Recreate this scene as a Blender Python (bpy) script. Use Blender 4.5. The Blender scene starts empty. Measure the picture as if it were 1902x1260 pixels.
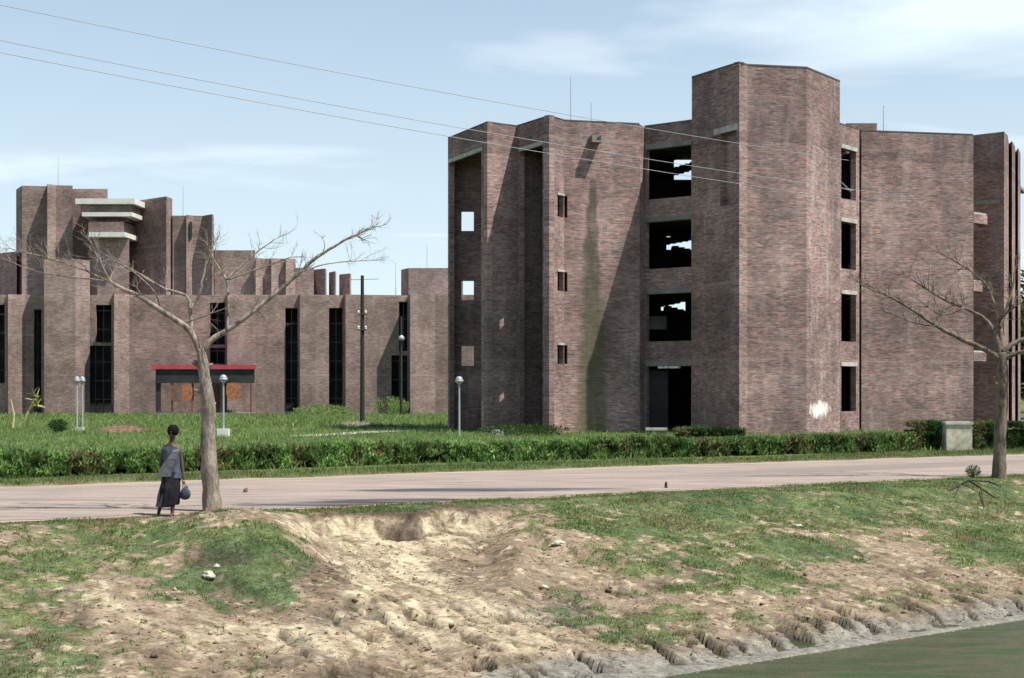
import bpy, math, random
import numpy as np
from mathutils import Vector, noise as mnoise
R = math.radians
rng = np.random.default_rng(7)
random.seed(7)
S = bpy.context.scene
C = S.collection

# ---------------------------------------------------------------- camera
F, CX, HY, EYE = 2640.0, 951.0, 720.0, 2.3
cam_d = bpy.data.cameras.new('camera'); cam = bpy.data.objects.new('camera', cam_d); C.objects.link(cam)
cam.location = (0, 0, EYE); cam.rotation_euler = (R(90), 0, 0)
cam_d.sensor_width = 36; cam_d.lens = 36 * F / 1902
cam_d.shift_y = (HY - 630) / 1902
cam_d.clip_start = .1; cam_d.clip_end = 9000
S.camera = cam

# ---------------------------------------------------------------- light
SUN = Vector((2.05, -1.02, 4.3)).normalized()
el = math.asin(SUN.z)
sd = bpy.data.lights.new('sun', 'SUN'); sd.energy = 5.0; sd.angle = R(.5); sd.color = (1, .955, .88)
so = bpy.data.objects.new('sun', sd); C.objects.link(so)
so.rotation_euler = SUN.to_track_quat('Z', 'Y').to_euler(); so.location = (20, -10, 60)
W = bpy.data.worlds.new('World'); S.world = W; W.use_nodes = True
wn = W.node_tree; wn.nodes.clear()


def N(t, ty, **kw):
    n = t.nodes.new(ty)
    for k, v in kw.items():
        if k.startswith('i_'):
            n.inputs[k[2:].replace('_', ' ')].default_value = v
        elif k.startswith('n') and k[1:].isdigit():
            n.inputs[int(k[1:])].default_value = v
        else:
            setattr(n, k, v)
    return n


def MATH(t, op, a, b=None, clamp=False):
    n = t.nodes.new('ShaderNodeMath'); n.operation = op; n.use_clamp = clamp
    for i, x in enumerate((a, b)):
        if x is None: continue
        if isinstance(x, (int, float)): n.inputs[i].default_value = x
        else: t.links.new(x, n.inputs[i])
    return n.outputs[0]


def RAMP(t, fac, stops, interp='LINEAR'):
    n = t.nodes.new('ShaderNodeValToRGB'); n.color_ramp.interpolation = interp
    e = n.color_ramp.elements
    while len(e) < len(stops): e.new(.5)
    for k, (p, c) in enumerate(stops):
        e[k].position = p
        e[k].color = (c, c, c, 1) if isinstance(c, (int, float)) else (*c, 1)
    t.links.new(fac, n.inputs[0]); return n.outputs[0]


def MIX(t, fac, a, b, bt='MIX'):
    n = t.nodes.new('ShaderNodeMix'); n.data_type = 'RGBA'; n.blend_type = bt
    for k, x in ((0, fac), (6, a), (7, b)):
        if isinstance(x, (int, float)): n.inputs[k].default_value = x
        elif isinstance(x, tuple): n.inputs[k].default_value = (*x, 1)
        else: t.links.new(x, n.inputs[k])
    return n.outputs[2]


SKYK = .052
sky = N(wn, 'ShaderNodeTexSky', sky_type='NISHITA', sun_disc=False)
sky.sun_elevation = el; sky.sun_rotation = math.atan2(SUN.x, SUN.y)
sky.air_density = 1.15; sky.dust_density = .7; sky.ozone_density = 2.0
tc = N(wn, 'ShaderNodeTexCoord'); sep = N(wn, 'ShaderNodeSeparateXYZ')
wn.links.new(tc.outputs['Generated'], sep.inputs[0])
zz = MATH(wn, 'MAXIMUM', sep.outputs[2], .0)
zz = MATH(wn, 'ADD', zz, .16)
cxx = MATH(wn, 'DIVIDE', sep.outputs[0], zz); cyy = MATH(wn, 'DIVIDE', sep.outputs[1], zz)
cmb = N(wn, 'ShaderNodeCombineXYZ'); wn.links.new(cxx, cmb.inputs[0]); wn.links.new(cyy, cmb.inputs[1])
mp = N(wn, 'ShaderNodeMapping'); wn.links.new(cmb.outputs[0], mp.inputs[0])
mp.inputs['Location'].default_value = (3.6, 1.15, 0); mp.inputs['Scale'].default_value = (-.5, 1.0, 1)
mp.inputs['Rotation'].default_value = (0, 0, R(-14))
n1 = N(wn, 'ShaderNodeTexNoise', i_Scale=1.9, i_Detail=6, i_Roughness=.5, i_Distortion=.4)
wn.links.new(mp.outputs[0], n1.inputs[0])
cl = RAMP(wn, n1.outputs[0], [(.36, 0), (.50, .4), (.70, .95)])
low = RAMP(wn, sep.outputs[2], [(0, .84), (.12, .62), (.27, .40), (.5, .12), (.75, 0)])
cl = MATH(wn, 'MAXIMUM', MATH(wn, 'MULTIPLY', cl, RAMP(wn, sep.outputs[2], [(0, .9), (.28, .95), (.7, .3)])), MATH(wn, 'MULTIPLY', low, .9))
skyc = MIX(wn, 1.0, sky.outputs[0], (1.0, 1.25, 1.38), 'MULTIPLY')
white = MIX(wn, 0.0, (12.0, 13.6, 14.6), (12.0, 13.6, 14.6))
mx = MIX(wn, cl, skyc, white)
bg = N(wn, 'ShaderNodeBackground', i_Strength=SKYK); wn.links.new(mx, bg.inputs[0])
wo = N(wn, 'ShaderNodeOutputWorld'); wn.links.new(bg.outputs[0], wo.inputs[0])
S.view_settings.view_transform = 'Standard'; S.view_settings.look = 'None'
S.view_settings.gamma = 1; S.view_settings.exposure = 0.68
try: S.view_settings.use_curve_mapping = False
except Exception: pass
S.cycles.max_bounces = 5


# ---------------------------------------------------------------- helpers
def X_(px, D): return (px - CX) / F * D
def Z_(y, D): return EYE + (HY - y) * D / F
def P(px, D): return (X_(px, D), D)
def W3(px, y, D): return (X_(px, D), D, Z_(y, D))


def tag(o, label=None, cat=None, group=None, kind=None):
    if label: o['label'] = label
    if cat: o['category'] = cat
    if group: o['group'] = group
    if kind: o['kind'] = kind
    return o


def empty(name, loc, label, cat, group=None):
    o = bpy.data.objects.new(name, None); C.objects.link(o); o.location = loc
    o.empty_display_size = .2
    return tag(o, label, cat, group)


def link_mesh(name, me, mat, parent=None):
    o = bpy.data.objects.new(name, me); C.objects.link(o)
    if mat: me.materials.append(mat)
    if parent:
        o.parent = parent
        o.matrix_parent_inverse = parent.matrix_basis.inverted() if parent.parent is None else \
            (parent.parent.matrix_basis @ parent.matrix_parent_inverse @ parent.matrix_basis).inverted()
    return o


class MB:
    def __init__(s): s.v = []; s.f = []; s.uv = []
    def quad(s, pts, uvs=None):
        b = len(s.v); s.v += [tuple(p) for p in pts]; s.f.append(tuple(range(b, b + len(pts))))
        s.uv += list(uvs) if uvs else [(p[0] + p[1] * .3, p[2]) for p in pts]
    def prism(s, poly, z0, z1):
        a = sum(poly[i][0] * poly[(i + 1) % len(poly)][1] - poly[(i + 1) % len(poly)][0] * poly[i][1] for i in range(len(poly)))
        if a < 0: poly = poly[::-1]
        n = len(poly); u = 0
        for i in range(n):
            p, q = poly[i], poly[(i + 1) % n]; L = math.dist(p, q)
            s.quad([(p[0], p[1], z0), (q[0], q[1], z0), (q[0], q[1], z1), (p[0], p[1], z1)],
                   [(u, z0), (u + L, z0), (u + L, z1), (u, z1)]); u += L
        s.quad([(p[0], p[1], z1) for p in poly], [p for p in poly])
        s.quad([(p[0], p[1], z0) for p in poly[::-1]], [p for p in poly[::-1]])
    def box(s, x0, x1, y0, y1, z0, z1):
        s.prism([(x0, y0), (x1, y0), (x1, y1), (x0, y1)], z0, z1)
    def tube(s, pts, rad, n=8, cap=True):
        rings = []
        pts = [Vector(p) for p in pts]
        up = Vector((0, 0, 1)); pu = None
        for i, p in enumerate(pts):
            d = (pts[min(i + 1, len(pts) - 1)] - pts[max(i - 1, 0)]).normalized()
            if pu is None: pu = d.cross(up) if abs(d.z) < .9 else d.cross(Vector((0, 1, 0)))
            a = (pu - d * pu.dot(d)).normalized(); pu = a; b = d.cross(a)
            r = rad[i] if isinstance(rad, (list, tuple)) else rad
            base = len(s.v)
            for k in range(n):
                t = 2 * math.pi * k / n
                s.v.append(tuple(p + a * (math.cos(t) * r) + b * (math.sin(t) * r)))
            rings.append(base)
        for i in range(len(rings) - 1):
            for k in range(n):
                k2 = (k + 1) % n
                s.f.append((rings[i] + k, rings[i] + k2, rings[i + 1] + k2, rings[i + 1] + k))
                s.uv += [(k / n, i), ((k + 1) / n, i), ((k + 1) / n, i + 1), (k / n, i + 1)]
        if cap:
            for rr, rev in ((rings[0], True), (rings[-1], False)):
                f = [rr + k for k in range(n)]
                s.f.append(tuple(f[::-1] if rev else f)); s.uv += [(0, 0)] * n
    def lathe(s, prof, c=(0, 0, 0), n=16):
        base = len(s.v); m = len(prof)
        for r, z in prof:
            for k in range(n):
                t = 2 * math.pi * k / n; s.v.append((c[0] + r * math.cos(t), c[1] + r * math.sin(t), c[2] + z))
        for i in range(m - 1):
            for k in range(n):
                k2 = (k + 1) % n
                s.f.append((base + i * n + k, base + i * n + k2, base + (i + 1) * n + k2, base + (i + 1) * n + k)); s.uv += [(0, 0)] * 4
    def build(s, name, mat, parent=None, smooth=False):
        me = bpy.data.meshes.new(name); me.from_pydata(s.v, [], s.f); me.update()
        uv = me.uv_layers.new(name='UVMap')
        uv.data.foreach_set('uv', np.array(s.uv, dtype=np.float32).ravel())
        if smooth: me.polygons.foreach_set('use_smooth', [True] * len(me.polygons))
        return link_mesh(name, me, mat, parent)


def px_to_u(a, b, px):
    """distance along a->b (plan points) where the sight line through column px crosses"""
    k = (px - CX) / F
    dx, dy = b[0] - a[0], b[1] - a[1]
    t = (k * a[1] - a[0]) / (dx - k * dy)
    return t * math.dist(a, b)


def seg_wall(a, b, ia, ib, z0, z1, t, ops=(), uoff=0.0):
    """one wall length: outer line a->b, inner mitred ends ia, ib, rectangular openings (u0,u1,za,zb)"""
    mb = MB(); L = math.dist(a, b); e = ((b[0] - a[0]) / L, (b[1] - a[1]) / L); n = (-e[1], e[0])
    us = sorted({0.0, L} | {min(max(x, 0.0), L) for o in ops for x in o[:2]})
    zs = sorted({z0, z1} | {min(max(x, z0), z1) for o in ops for x in o[2:4]})
    def out(u): return (a[0] + e[0] * u, a[1] + e[1] * u)
    def inn(u):
        if u <= 1e-6: return ia
        if u >= L - 1e-6: return ib
        p = out(u); return (p[0] + n[0] * t, p[1] + n[1] * t)
    def solid(i, j):
        if i < 0 or j < 0 or i >= len(us) - 1 or j >= len(zs) - 1: return False
        um, zm = (us[i] + us[i + 1]) / 2, (zs[j] + zs[j + 1]) / 2
        return not any(o[0] < um < o[1] and o[2] < zm < o[3] for o in ops)
    for i in range(len(us) - 1):
        for j in range(len(zs) - 1):
            if not solid(i, j): continue
            u0, u1, v0, v1 = us[i], us[i + 1], zs[j], zs[j + 1]
            A, B = out(u0), out(u1); IA, IB = inn(u0), inn(u1)
            mb.quad([(*A, v0), (*B, v0), (*B, v1), (*A, v1)], [(u0 + uoff, v0), (u1 + uoff, v0), (u1 + uoff, v1), (u0 + uoff, v1)])
            mb.quad([(*IB, v0), (*IA, v0), (*IA, v1), (*IB, v1)], [(u1, v0), (u0, v0), (u0, v1), (u1, v1)])
            if not solid(i - 1, j): mb.quad([(*IA, v0), (*A, v0), (*A, v1), (*IA, v1)], [(t, v0), (0, v0), (0, v1), (t, v1)])
            if not solid(i + 1, j): mb.quad([(*B, v0), (*IB, v0), (*IB, v1), (*B, v1)], [(0, v0), (t, v0), (t, v1), (0, v1)])
            if not solid(i, j - 1): mb.quad([(*IA, v0), (*IB, v0), (*B, v0), (*A, v0)])
            if not solid(i, j + 1): mb.quad([(*A, v1), (*B, v1), (*IB, v1), (*IA, v1)])
    return mb


def wall_chain(pts, z0, z1, t, mat, parent, ops=None, name='wall', mats=None):
    """walls along a plan polyline (outer face on the right when walking, so camera side going left to right)"""
    n = len(pts); seg = []
    for i in range(n - 1):
        a, b = pts[i], pts[i + 1]; L = math.dist(a, b)
        e = ((b[0] - a[0]) / L, (b[1] - a[1]) / L); seg.append((e, (-e[1], e[0])))
    inner = []
    for i in range(n):
        if i == 0: m = seg[0][1]; k = t
        elif i == n - 1: m = seg[-1][1]; k = t
        else:
            n1_, n2_ = seg[i - 1][1], seg[i][1]
            mx_, my_ = n1_[0] + n2_[0], n1_[1] + n2_[1]; l = math.hypot(mx_, my_) or 1
            m = (mx_ / l, my_ / l); c = m[0] * n1_[0] + m[1] * n1_[1]; k = t / max(c, .45)
        inner.append((pts[i][0] + m[0] * k, pts[i][1] + m[1] * k))
    res = []; uo = rng.uniform(0, 30)
    for i in range(n - 1):
        o = (ops or {}).get(i, ())
        lst = []
        for (p0, p1, za, zb) in o:
            u0, u1 = px_to_u(pts[i], pts[i + 1], p0), px_to_u(pts[i], pts[i + 1], p1)
            lst.append((min(u0, u1), max(u0, u1), za, zb))
        mt = (mats or {}).get(i, mat)
        res.append(seg_wall(pts[i], pts[i + 1], inner[i], inner[i + 1], z0, z1, t, lst, uo).build(name, mt, parent))
        uo += math.dist(pts[i], pts[i + 1])
    return res, inner


# ---------------------------------------------------------------- materials
def mat_new(name, rough=.9, spec=.25):
    m = bpy.data.materials.new(name); m.use_nodes = True
    t = m.node_tree; b = t.nodes['Principled BSDF']
    b.inputs['Roughness'].default_value = rough; b.inputs['Specular IOR Level'].default_value = spec
    return m, t, b


def flat(name, col, rough=.8, spec=.3, metal=0, var=.15, scale=6.0):
    m, t, b = mat_new(name, rough, spec); b.inputs['Metallic'].default_value = metal
    tcd = N(t, 'ShaderNodeTexCoord')
    nz = N(t, 'ShaderNodeTexNoise', i_Scale=scale, i_Detail=5, i_Roughness=.6); t.links.new(tcd.outputs['Object'], nz.inputs[0])
    f = RAMP(t, nz.outputs[0], [(.3, 1 - var * 1.6), (.7, 1 + var * .6)])
    c = MIX(t, 1.0, col, f, 'MULTIPLY'); t.links.new(c, b.inputs['Base Color'])
    return m


def brick(name, c1, c2, mort, pale=.6, dark_marks=None, patch=None, seed=0.0, band=3.72):
    m, t, b = mat_new(name, .92, .15)
    uv = N(t, 'ShaderNodeUVMap'); uv.uv_map = 'UVMap'
    s = N(t, 'ShaderNodeSeparateXYZ'); t.links.new(uv.outputs[0], s.inputs[0]); u, v = s.outputs[0], s.outputs[1]
    bt = N(t, 'ShaderNodeTexBrick'); t.links.new(uv.outputs[0], bt.inputs[0])
    bt.inputs['Scale'].default_value = 1; bt.inputs['Brick Width'].default_value = .27; bt.inputs['Row Height'].default_value = .088
    bt.inputs['Mortar Size'].default_value = .010; bt.inputs['Mortar Smooth'].default_value = .3; bt.inputs['Bias'].default_value = -.1
    bt.inputs['Color1'].default_value = (*c1, 1); bt.inputs['Color2'].default_value = (*c2, 1); bt.inputs['Mortar'].default_value = (*mort, 1)
    def nz(su, sv, det=5, rough=.6, off=0.0):
        mpn = N(t, 'ShaderNodeMapping'); mpn.inputs['Scale'].default_value = (su, sv, 1); mpn.inputs['Location'].default_value = (off + seed, off * .7, 0)
        t.links.new(uv.outputs[0], mpn.inputs[0])
        q = N(t, 'ShaderNodeTexNoise', i_Scale=1, i_Detail=det, i_Roughness=rough); t.links.new(mpn.outputs[0], q.inputs[0]); return q.outputs[0]
    c = bt.outputs[0]
    rows = RAMP(t, nz(1.3, 8.5, 4, .7, 3), [(.28, .55), (.5, 1.0), (.72, 1.5)])       # courses fired differently
    c = MIX(t, .85, c, rows, 'MULTIPLY')
    spots = RAMP(t, nz(3.2, 13, 2, .5, 21), [(.3, .72), (.5, 1.0), (.7, 1.32)])
    c = MIX(t, .8, c, spots, 'MULTIPLY')
    blot = RAMP(t, nz(.3, .38, 6, .68, 9), [(.3, .55), (.52, 1.0), (.72, 1.4)])
    c = MIX(t, .9, c, blot, 'MULTIPLY')
    # lime bloom: vertical runs and patches
    runs = RAMP(t, nz(1.1, .17, 5, .7, 14), [(.52, 0), (.75, 1)])
    fine = RAMP(t, nz(4, 5, 3, .6, 31), [(.35, .1), (.65, 1)])
    mot = RAMP(t, nz(1.3, 2.2, 4, .7, 35), [(.5, 0), (.72, 1)])
    c = MIX(t, MATH(t, 'MULTIPLY', mot, .35), c, (.40, .33, .30))
    pf = MATH(t, 'MULTIPLY', MATH(t, 'MULTIPLY', runs, fine), pale)
    c = MIX(t, pf, c, (.5, .45, .42))
    # dark damp near ground and at the top, as dirt
    drk = RAMP(t, nz(.5, .12, 5, .6, 40), [(.45, 0), (.8, 1)])
    c = MIX(t, MATH(t, 'MULTIPLY', drk, .6), c, (.06, .055, .055))
    wn_ = N(t, 'ShaderNodeTexWhiteNoise', noise_dimensions='1D')
    t.links.new(MATH(t, 'FLOOR', MATH(t, 'ADD', MATH(t, 'DIVIDE', MATH(t, 'ADD', v, MATH(t, 'MULTIPLY', nz(.5, .8, 3, .6, 95), .5)), band), seed * 3 + .1)), wn_.inputs['W'])
    c = MIX(t, .9, c, RAMP(t, wn_.outputs[0], [(0, .84), (1, 1.2)]), 'MULTIPLY')
    # floor joints: a course of paler brick at each storey
    fr = MATH(t, 'FRACT', MATH(t, 'DIVIDE', MATH(t, 'ADD', v, .12), band))
    jl = RAMP(t, fr, [(0, 1), (.035, 1), (.05, 0), (1, 0)])
    jl = MATH(t, 'MULTIPLY', jl, MATH(t, 'MULTIPLY', RAMP(t, nz(.4, .5, 3, .5, 50), [(.4, 0), (.6, 1)]), .3))
    c = MIX(t, jl, c, (.42, .33, .29))
    if dark_marks:     # algae run below the spout
        uc, vt, w0, k = dark_marks
        wob = MATH(t, 'MULTIPLY', MATH(t, 'SUBTRACT', nz(.1, .9, 4, .6, 60), .5), .7)
        du = MATH(t, 'ABSOLUTE', MATH(t, 'SUBTRACT', MATH(t, 'ADD', u, wob), uc))
        h = MATH(t, 'MAXIMUM', MATH(t, 'SUBTRACT', vt, v), 0)
        wd = MATH(t, 'ADD', MATH(t, 'MULTIPLY', MATH(t, 'POWER', h, .75), k), w0)
        q = MATH(t, 'DIVIDE', du, wd)
        msk = RAMP(t, q, [(0, 1), (.55, .95), (1.0, 0)])
        top = RAMP(t, MATH(t, 'DIVIDE', h, 3.0), [(0, 0), (.25, 1)])
        msk = MATH(t, 'MULTIPLY', MATH(t, 'MULTIPLY', msk, top), RAMP(t, nz(3.5, .5, 5, .7, 70), [(.25, .5), (.6, 1)]))
        gcol = RAMP(t, MATH(t, 'DIVIDE', v, 14.0), [(0, (.12, .115, .06)), (.5, (.08, .078, .05)), (1, (.05, .045, .042))])
        c = MIX(t, MATH(t, 'MULTIPLY', msk, .9), c, MIX(t, .6, gcol, rows, 'MULTIPLY'))
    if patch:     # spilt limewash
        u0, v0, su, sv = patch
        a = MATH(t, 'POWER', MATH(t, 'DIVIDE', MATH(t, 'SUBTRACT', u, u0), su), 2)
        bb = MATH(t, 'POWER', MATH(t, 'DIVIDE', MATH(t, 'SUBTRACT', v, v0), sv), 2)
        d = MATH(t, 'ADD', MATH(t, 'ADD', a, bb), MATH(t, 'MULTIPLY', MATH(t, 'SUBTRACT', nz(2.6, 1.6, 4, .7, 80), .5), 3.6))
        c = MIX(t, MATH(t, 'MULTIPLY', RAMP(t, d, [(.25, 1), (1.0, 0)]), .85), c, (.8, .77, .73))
    t.links.new(c, b.inputs['Base Color'])
    bp = N(t, 'ShaderNodeBump', i_Strength=.5, i_Distance=.012)
    hh = MATH(t, 'ADD', MATH(t, 'MULTIPLY', bt.outputs[1], -1.0), MATH(t, 'MULTIPLY', nz(9, 22, 3, .6, 90), .8))
    t.links.new(hh, bp.inputs['Height']); t.links.new(bp.outputs[0], b.inputs['Normal'])
    return m


BR = dict(c1=(.325, .190, .163), c2=(.140, .102, .100), mort=(.25, .215, .198))
M_br = brick('brick', **BR)
M_brn = M_br
M_brd = M_br
M_far = brick('brick_far', c1=(.30, .195, .162), c2=(.185, .135, .122), mort=(.255, .225, .205), pale=.4, seed=17, band=3.4)
M_far2 = M_far
M_conc = flat('concrete', (.23, .225, .215), .9, .2, var=.25, scale=1.4)
M_cop = flat('coping_mortar', (.13, .12, .11), .95, .1, var=.3, scale=2)
M_concp = flat('concrete_pale', (.44, .42, .385), .9, .2, var=.25, scale=2.0)
M_white = flat('whitewash', (.66, .65, .61), .85, .2, var=.12, scale=.7)
M_dark = flat('interior_dark', (.05, .05, .052), .95, .1, var=.3, scale=.6)  # even near-black colour for inner walls, floors, door and boards
M_iron = flat('dark_iron', (.06, .06, .065), .6, .4, .3)
M_wire = flat('wire_metal', (.22, .23, .24), .6, .4, .2)
M_galv = flat('galvanised', (.36, .38, .39), .5, .5, .2, var=.1)
M_lampg = flat('lamp_glass', (.26, .30, .32), .25, .6, var=.05)
M_wood = flat('tarred_wood', (.045, .04, .036), .9, .2, var=.35, scale=9)
M_red = flat('red_paint', (.48, .07, .085), .6, .3, var=.2, scale=2)
M_orange = flat('orange_paint', (.42, .17, .075), .6, .3, var=.35, scale=4)
M_plast = flat('rust_brown', (.20, .11, .08), .8, .2, var=.3, scale=5)

# ---------------------------------------------------------------- noise for building the ground
_perm = rng.permutation(65536)
def vnoise(x, y, seed=0):
    xi, yi = np.floor(x).astype(np.int64), np.floor(y).astype(np.int64); xf, yf = x - xi, y - yi
    def h(a, b): return _perm[(a * 7919 + b * 104729 + seed * 1299721 + (a * b) * 13) & 65535] / 65535.0
    u, v = xf * xf * (3 - 2 * xf), yf * yf * (3 - 2 * yf)
    return (h(xi, yi) * (1 - u) + h(xi + 1, yi) * u) * (1 - v) + (h(xi, yi + 1) * (1 - u) + h(xi + 1, yi + 1) * u) * v
def fbm(x, y, sc, oc=5, seed=0, g=.55):
    a, s, tot = 1.0, 0, 0
    for k in range(oc):
        s = s + a * vnoise(x * sc + 37.1 * k + seed * 5.3, y * sc - 11.7 * k, seed + k); tot += a; a *= g; sc *= 2.03
    return s / tot
def sstep(a, b, x):
    t = np.clip((x - a) / (b - a), 0, 1); return t * t * (3 - 2 * t)
def ell(px, py, cx, cy, rx, ry, ang=0, soft=.5):
    c, s_ = math.cos(R(ang)), math.sin(R(ang)); dx, dy = px - cx, py - cy
    q = np.sqrt(((dx * c + dy * s_) / rx) ** 2 + ((-dx * s_ + dy * c) / ry) ** 2)
    return 1 - sstep(1 - soft, 1 + soft, q)

WZ = -1.5
def lines(x, y):
    r = (y - (29.35 + .6036 * x)) * .856            # + beyond the road's near edge
    q = (y - (17.06 + .7216 * x)) / 1.233           # + on the road side of the water line
    rf = (y - (39.15 + .5393 * x)) * .88            # + beyond the road's far edge
    return r, q, rf

def ground(x, y):
    """height, colour, grass cover of the ground at plan points"""
    x = np.asarray(x, float); y = np.asarray(y, float)
    r, q, rf = lines(x, y)
    rq = r + .7
    # cut to the bank only round the picture; elsewhere the same bank runs on
    t = np.clip(q / np.maximum(q - rq, .1), 0, 1)
    prof = np.interp(t, [0, .012, .05, .09, .30, .62, .80, .90, 1.0], [-1.49, -1.44, -1.40, -1.27, -.98, -.50, -.24, -.08, 0])
    z = np.where(rq > 0, 0, prof)
    under = q < 0
    near = np.interp(-q, [0, 1.0, 3.0, 5.0, 7.0, 9.5, 12, 16, 40], [-1.47, -1.9, -2.1, -1.9, -1.45, -.6, .1, .65, .7])
    z = np.where(under, near, z)
    # provisional picture place, used only to set where slips, hummocks and bare soil lie
    yy = np.maximum(y, 4.0); px = CX + x / yy * F; py = HY + (EYE - z) / yy * F
    vis = (y > 8) & (y < 45) & (r < 0)
    m = vis.astype(float) * sstep(0, .8, -r)
    n_big = fbm(x, y, .35, 4, 1); n_mid = fbm(x, y, 1.3, 5, 2); n_f = fbm(x, y, 4.5, 4, 3)
    bank = sstep(.0, .5, q) * sstep(0, 1.0, -rq)
    z = z + bank * ((n_big - .5) * .30 + (n_mid - .5) * .08 + (n_f - .5) * .035 + (fbm(x, y, 9.0, 2, 8) - .5) * .025)
    # diagonal rills down the slope
    a = x * .40 - y * .92; b_ = x * .92 + y * .40
    rill = fbm(a * .55, b_ * 3.0, 1.1, 4, 9)
    z = z - bank * np.abs(rill - .5) * .11 * (1 - .5 * sstep(.2, 1, n_big))
    # slip scar below the verge
    edge = 945 + (n_mid - .5) * 26 + np.where(px > 760, -(px - 760) * .04, (760 - px) * .03)
    scar = sstep(500, 620, px) * (1 - sstep(880, 985, px)) * m
    z = z - scar * sstep(edge + 6, edge + 15, py) * (1 - sstep(1000, 1120, py)) * .30
    hollow = ell(px, py, 748, 966, 36, 9, 4, .4) * m; z = z - hollow * .22
    scar2 = sstep(940, 1010, px) * (1 - sstep(1140, 1300, px)) * m
    z = z - scar2 * sstep(0, 10, py - (985 + (px - 950) * .24 + (n_mid - .5) * 26)) * (1 - sstep(1080, 1180, py)) * .16
    # grassed hummock and its broken front
    hm = ell(px, py, 470, 1020, 130, 62, 14, .7) * m; z = z + hm * .22
    brk = ell(px, py, 400, 1048, 62, 12, 8, .4) * m; z = z - brk * .24
    brk2 = ell(px, py, 450, 1105, 70, 10, 25, .4) * m * .6; z = z - brk2 * .16
    # eroded, cracked foot of the bank
    foot = (1 - sstep(.9, 2.2, q + (n_mid - .5) * 1.8)) * sstep(.35, .7, q)
    aa = x * .45 - y * .89; bb = x * .89 + y * .45
    crk = fbm(bb * 2.8, aa * .95, 1.6, 4, 21)
    crack = sstep(.575, .60, crk + (fbm(x, y, 6.0, 3, 23) - .5) * .09) * foot
    nm2 = fbm(x, y, 7.0, 3, 22)
    wide = sstep(350, 700, px) * (1 - sstep(1050, 1250, px))
    foot2 = (1 - sstep(3.2, 5.0, q)) * sstep(1.5, 2.2, q) * wide
    crack = np.maximum(crack, sstep(.60, .63, crk + (nm2 - .5) * .1) * foot2 * .75)
    z = z - crack * .13 + foot * (1 - crack) * .05
    z = np.where(rq > -.05, np.minimum(z, 0), z)
    lawn = rf > 1.5
    z = z + np.where(lawn, (fbm(x, y, .12, 3, 31) - .5) * .10 * sstep(1.5, 6, rf), 0)
    # ---- surface colours, with shade painted into cracks, hollows and under the verge
    px = CX + x / yy * F; py = HY + (EYE - z) / yy * F
    def L(*c): return np.array(c)[None]
    sand, dirt, brown, mud = L(.40, .335, .225), L(.20, .15, .105), L(.115, .085, .06), L(.175, .165, .14)
    g1, g2, g3 = L(.06, .105, .032), L(.10, .13, .045), L(.042, .09, .035)
    K = lambda w: np.clip(w, 0, 1)[..., None]
    def mix(a_, b2, w): return a_ * (1 - K(w)) + b2 * K(w)
    nA, nB, nC = fbm(x, y, .9, 5, 41), fbm(x, y, 2.7, 5, 42), fbm(a * .5, b_ * 2.4, 1.2, 5, 43)
    # streaky noise lying down the slope
    col = mix(dirt, brown, sstep(.45, .66, nA))
    sd_ = np.maximum.reduce([ell(px, py, 740, 1090, 150, 100, 40, .7), ell(px, py, 640, 985, 150, 40, 12, .7), ell(px, py, 830, 975, 120, 45, 0, .8),
                             ell(px, py, 560, 1185, 280, 36, 4, .7)*.9, ell(px, py, 180, 1110, 200, 20, 24, .7) * .8, ell(px, py, 900, 1150, 200, 60, 22, .8) * .8,
                             ell(px, py, 90, 1240, 140, 40, 4, .8) * .6])
    sd_ = sd_ + (nC - .5) * 1.3 + (nB - .5) * .8
    col = mix(col, sand, sstep(.42, .95, sd_) * m)
    col = mix(col, dirt * 1.1, sstep(.52, .62, nC) * .7)
    gr = np.maximum.reduce([ell(px, py, 470, 1010, 170, 50, 12, .6) * 1.15, ell(px, py, 480, 1085, 110, 34, 18, .6), ell(px, py, 180, 1020, 240, 62, 0, .7) * .85,
                            ell(px, py, 20, 1110, 80, 90, 0, .7) * .8, ell(px, py, 330, 1075, 90, 22, 10, .7) * .8, ell(px, py, 700, 1020, 60, 20, 0, .7) * .55, ell(px, py, 640, 1120, 60, 40, 30, .7) * .45,
                            ell(px, py, 1180, 960, 330, 50, 4, .7) * .85, ell(px, py, 1700, 930, 360, 55, -4, .6) * .85, ell(px, py, 1450, 1050, 90, 70, 10, .8) * .9,
                            ell(px, py, 1830, 1000, 120, 60, 20, .7) * .95, ell(px, py, 1650, 1140, 240, 45, -8, .8) * .6, ell(px, py, 1200, 1160, 150, 30, 0, .8) * .6,
                            ell(px, py, 1330, 1010, 260, 60, 0, .8) * .5, ell(px, py, 30, 1215, 90, 50, 0, .8) * .45,
                            sstep(-3.0, -.6, r) * (1 - .55 * sstep(300, 520, px) * (1 - sstep(520, 640, px)))])
    bare = np.maximum(ell(px, py, 400, 962, 130, 14, 0, .6) * .75, ell(px, py, 1640, 1075, 150, 36, -6, .7) * .7)
    bare = np.maximum(bare, scar * sstep(edge, edge + 8, py))
    nD = fbm(x, y, 6.0, 3, 46)
    gr = gr * .85 - bare * .9 + (nA - .5) * 1.2 + (nB - .5) * 1.7 + (nD - .5) * 1.5
    gr = gr + .20 * sstep(1000, 1150, px) + .10
    cover = sstep(.40, .72, gr)
    cover = np.where(r < 0, cover * sstep(.8, 2.0, q + (nA - .5) * 1.2), 0)
    cover = cover * (1 - crack)
    verge = (rf > .0) & (rf < 2.2)
    wr = rf + (nA - .5) * .9
    cover = np.where(rf > 0, sstep(.1, .7, wr) * .95, cover)
    lawnpatch = fbm(x, y * .45, .22, 5, 51)
    cover = np.where(rf > 2.2, .55 + .45 * (1 - sstep(.52, .72, lawnpatch)), cover)
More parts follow.
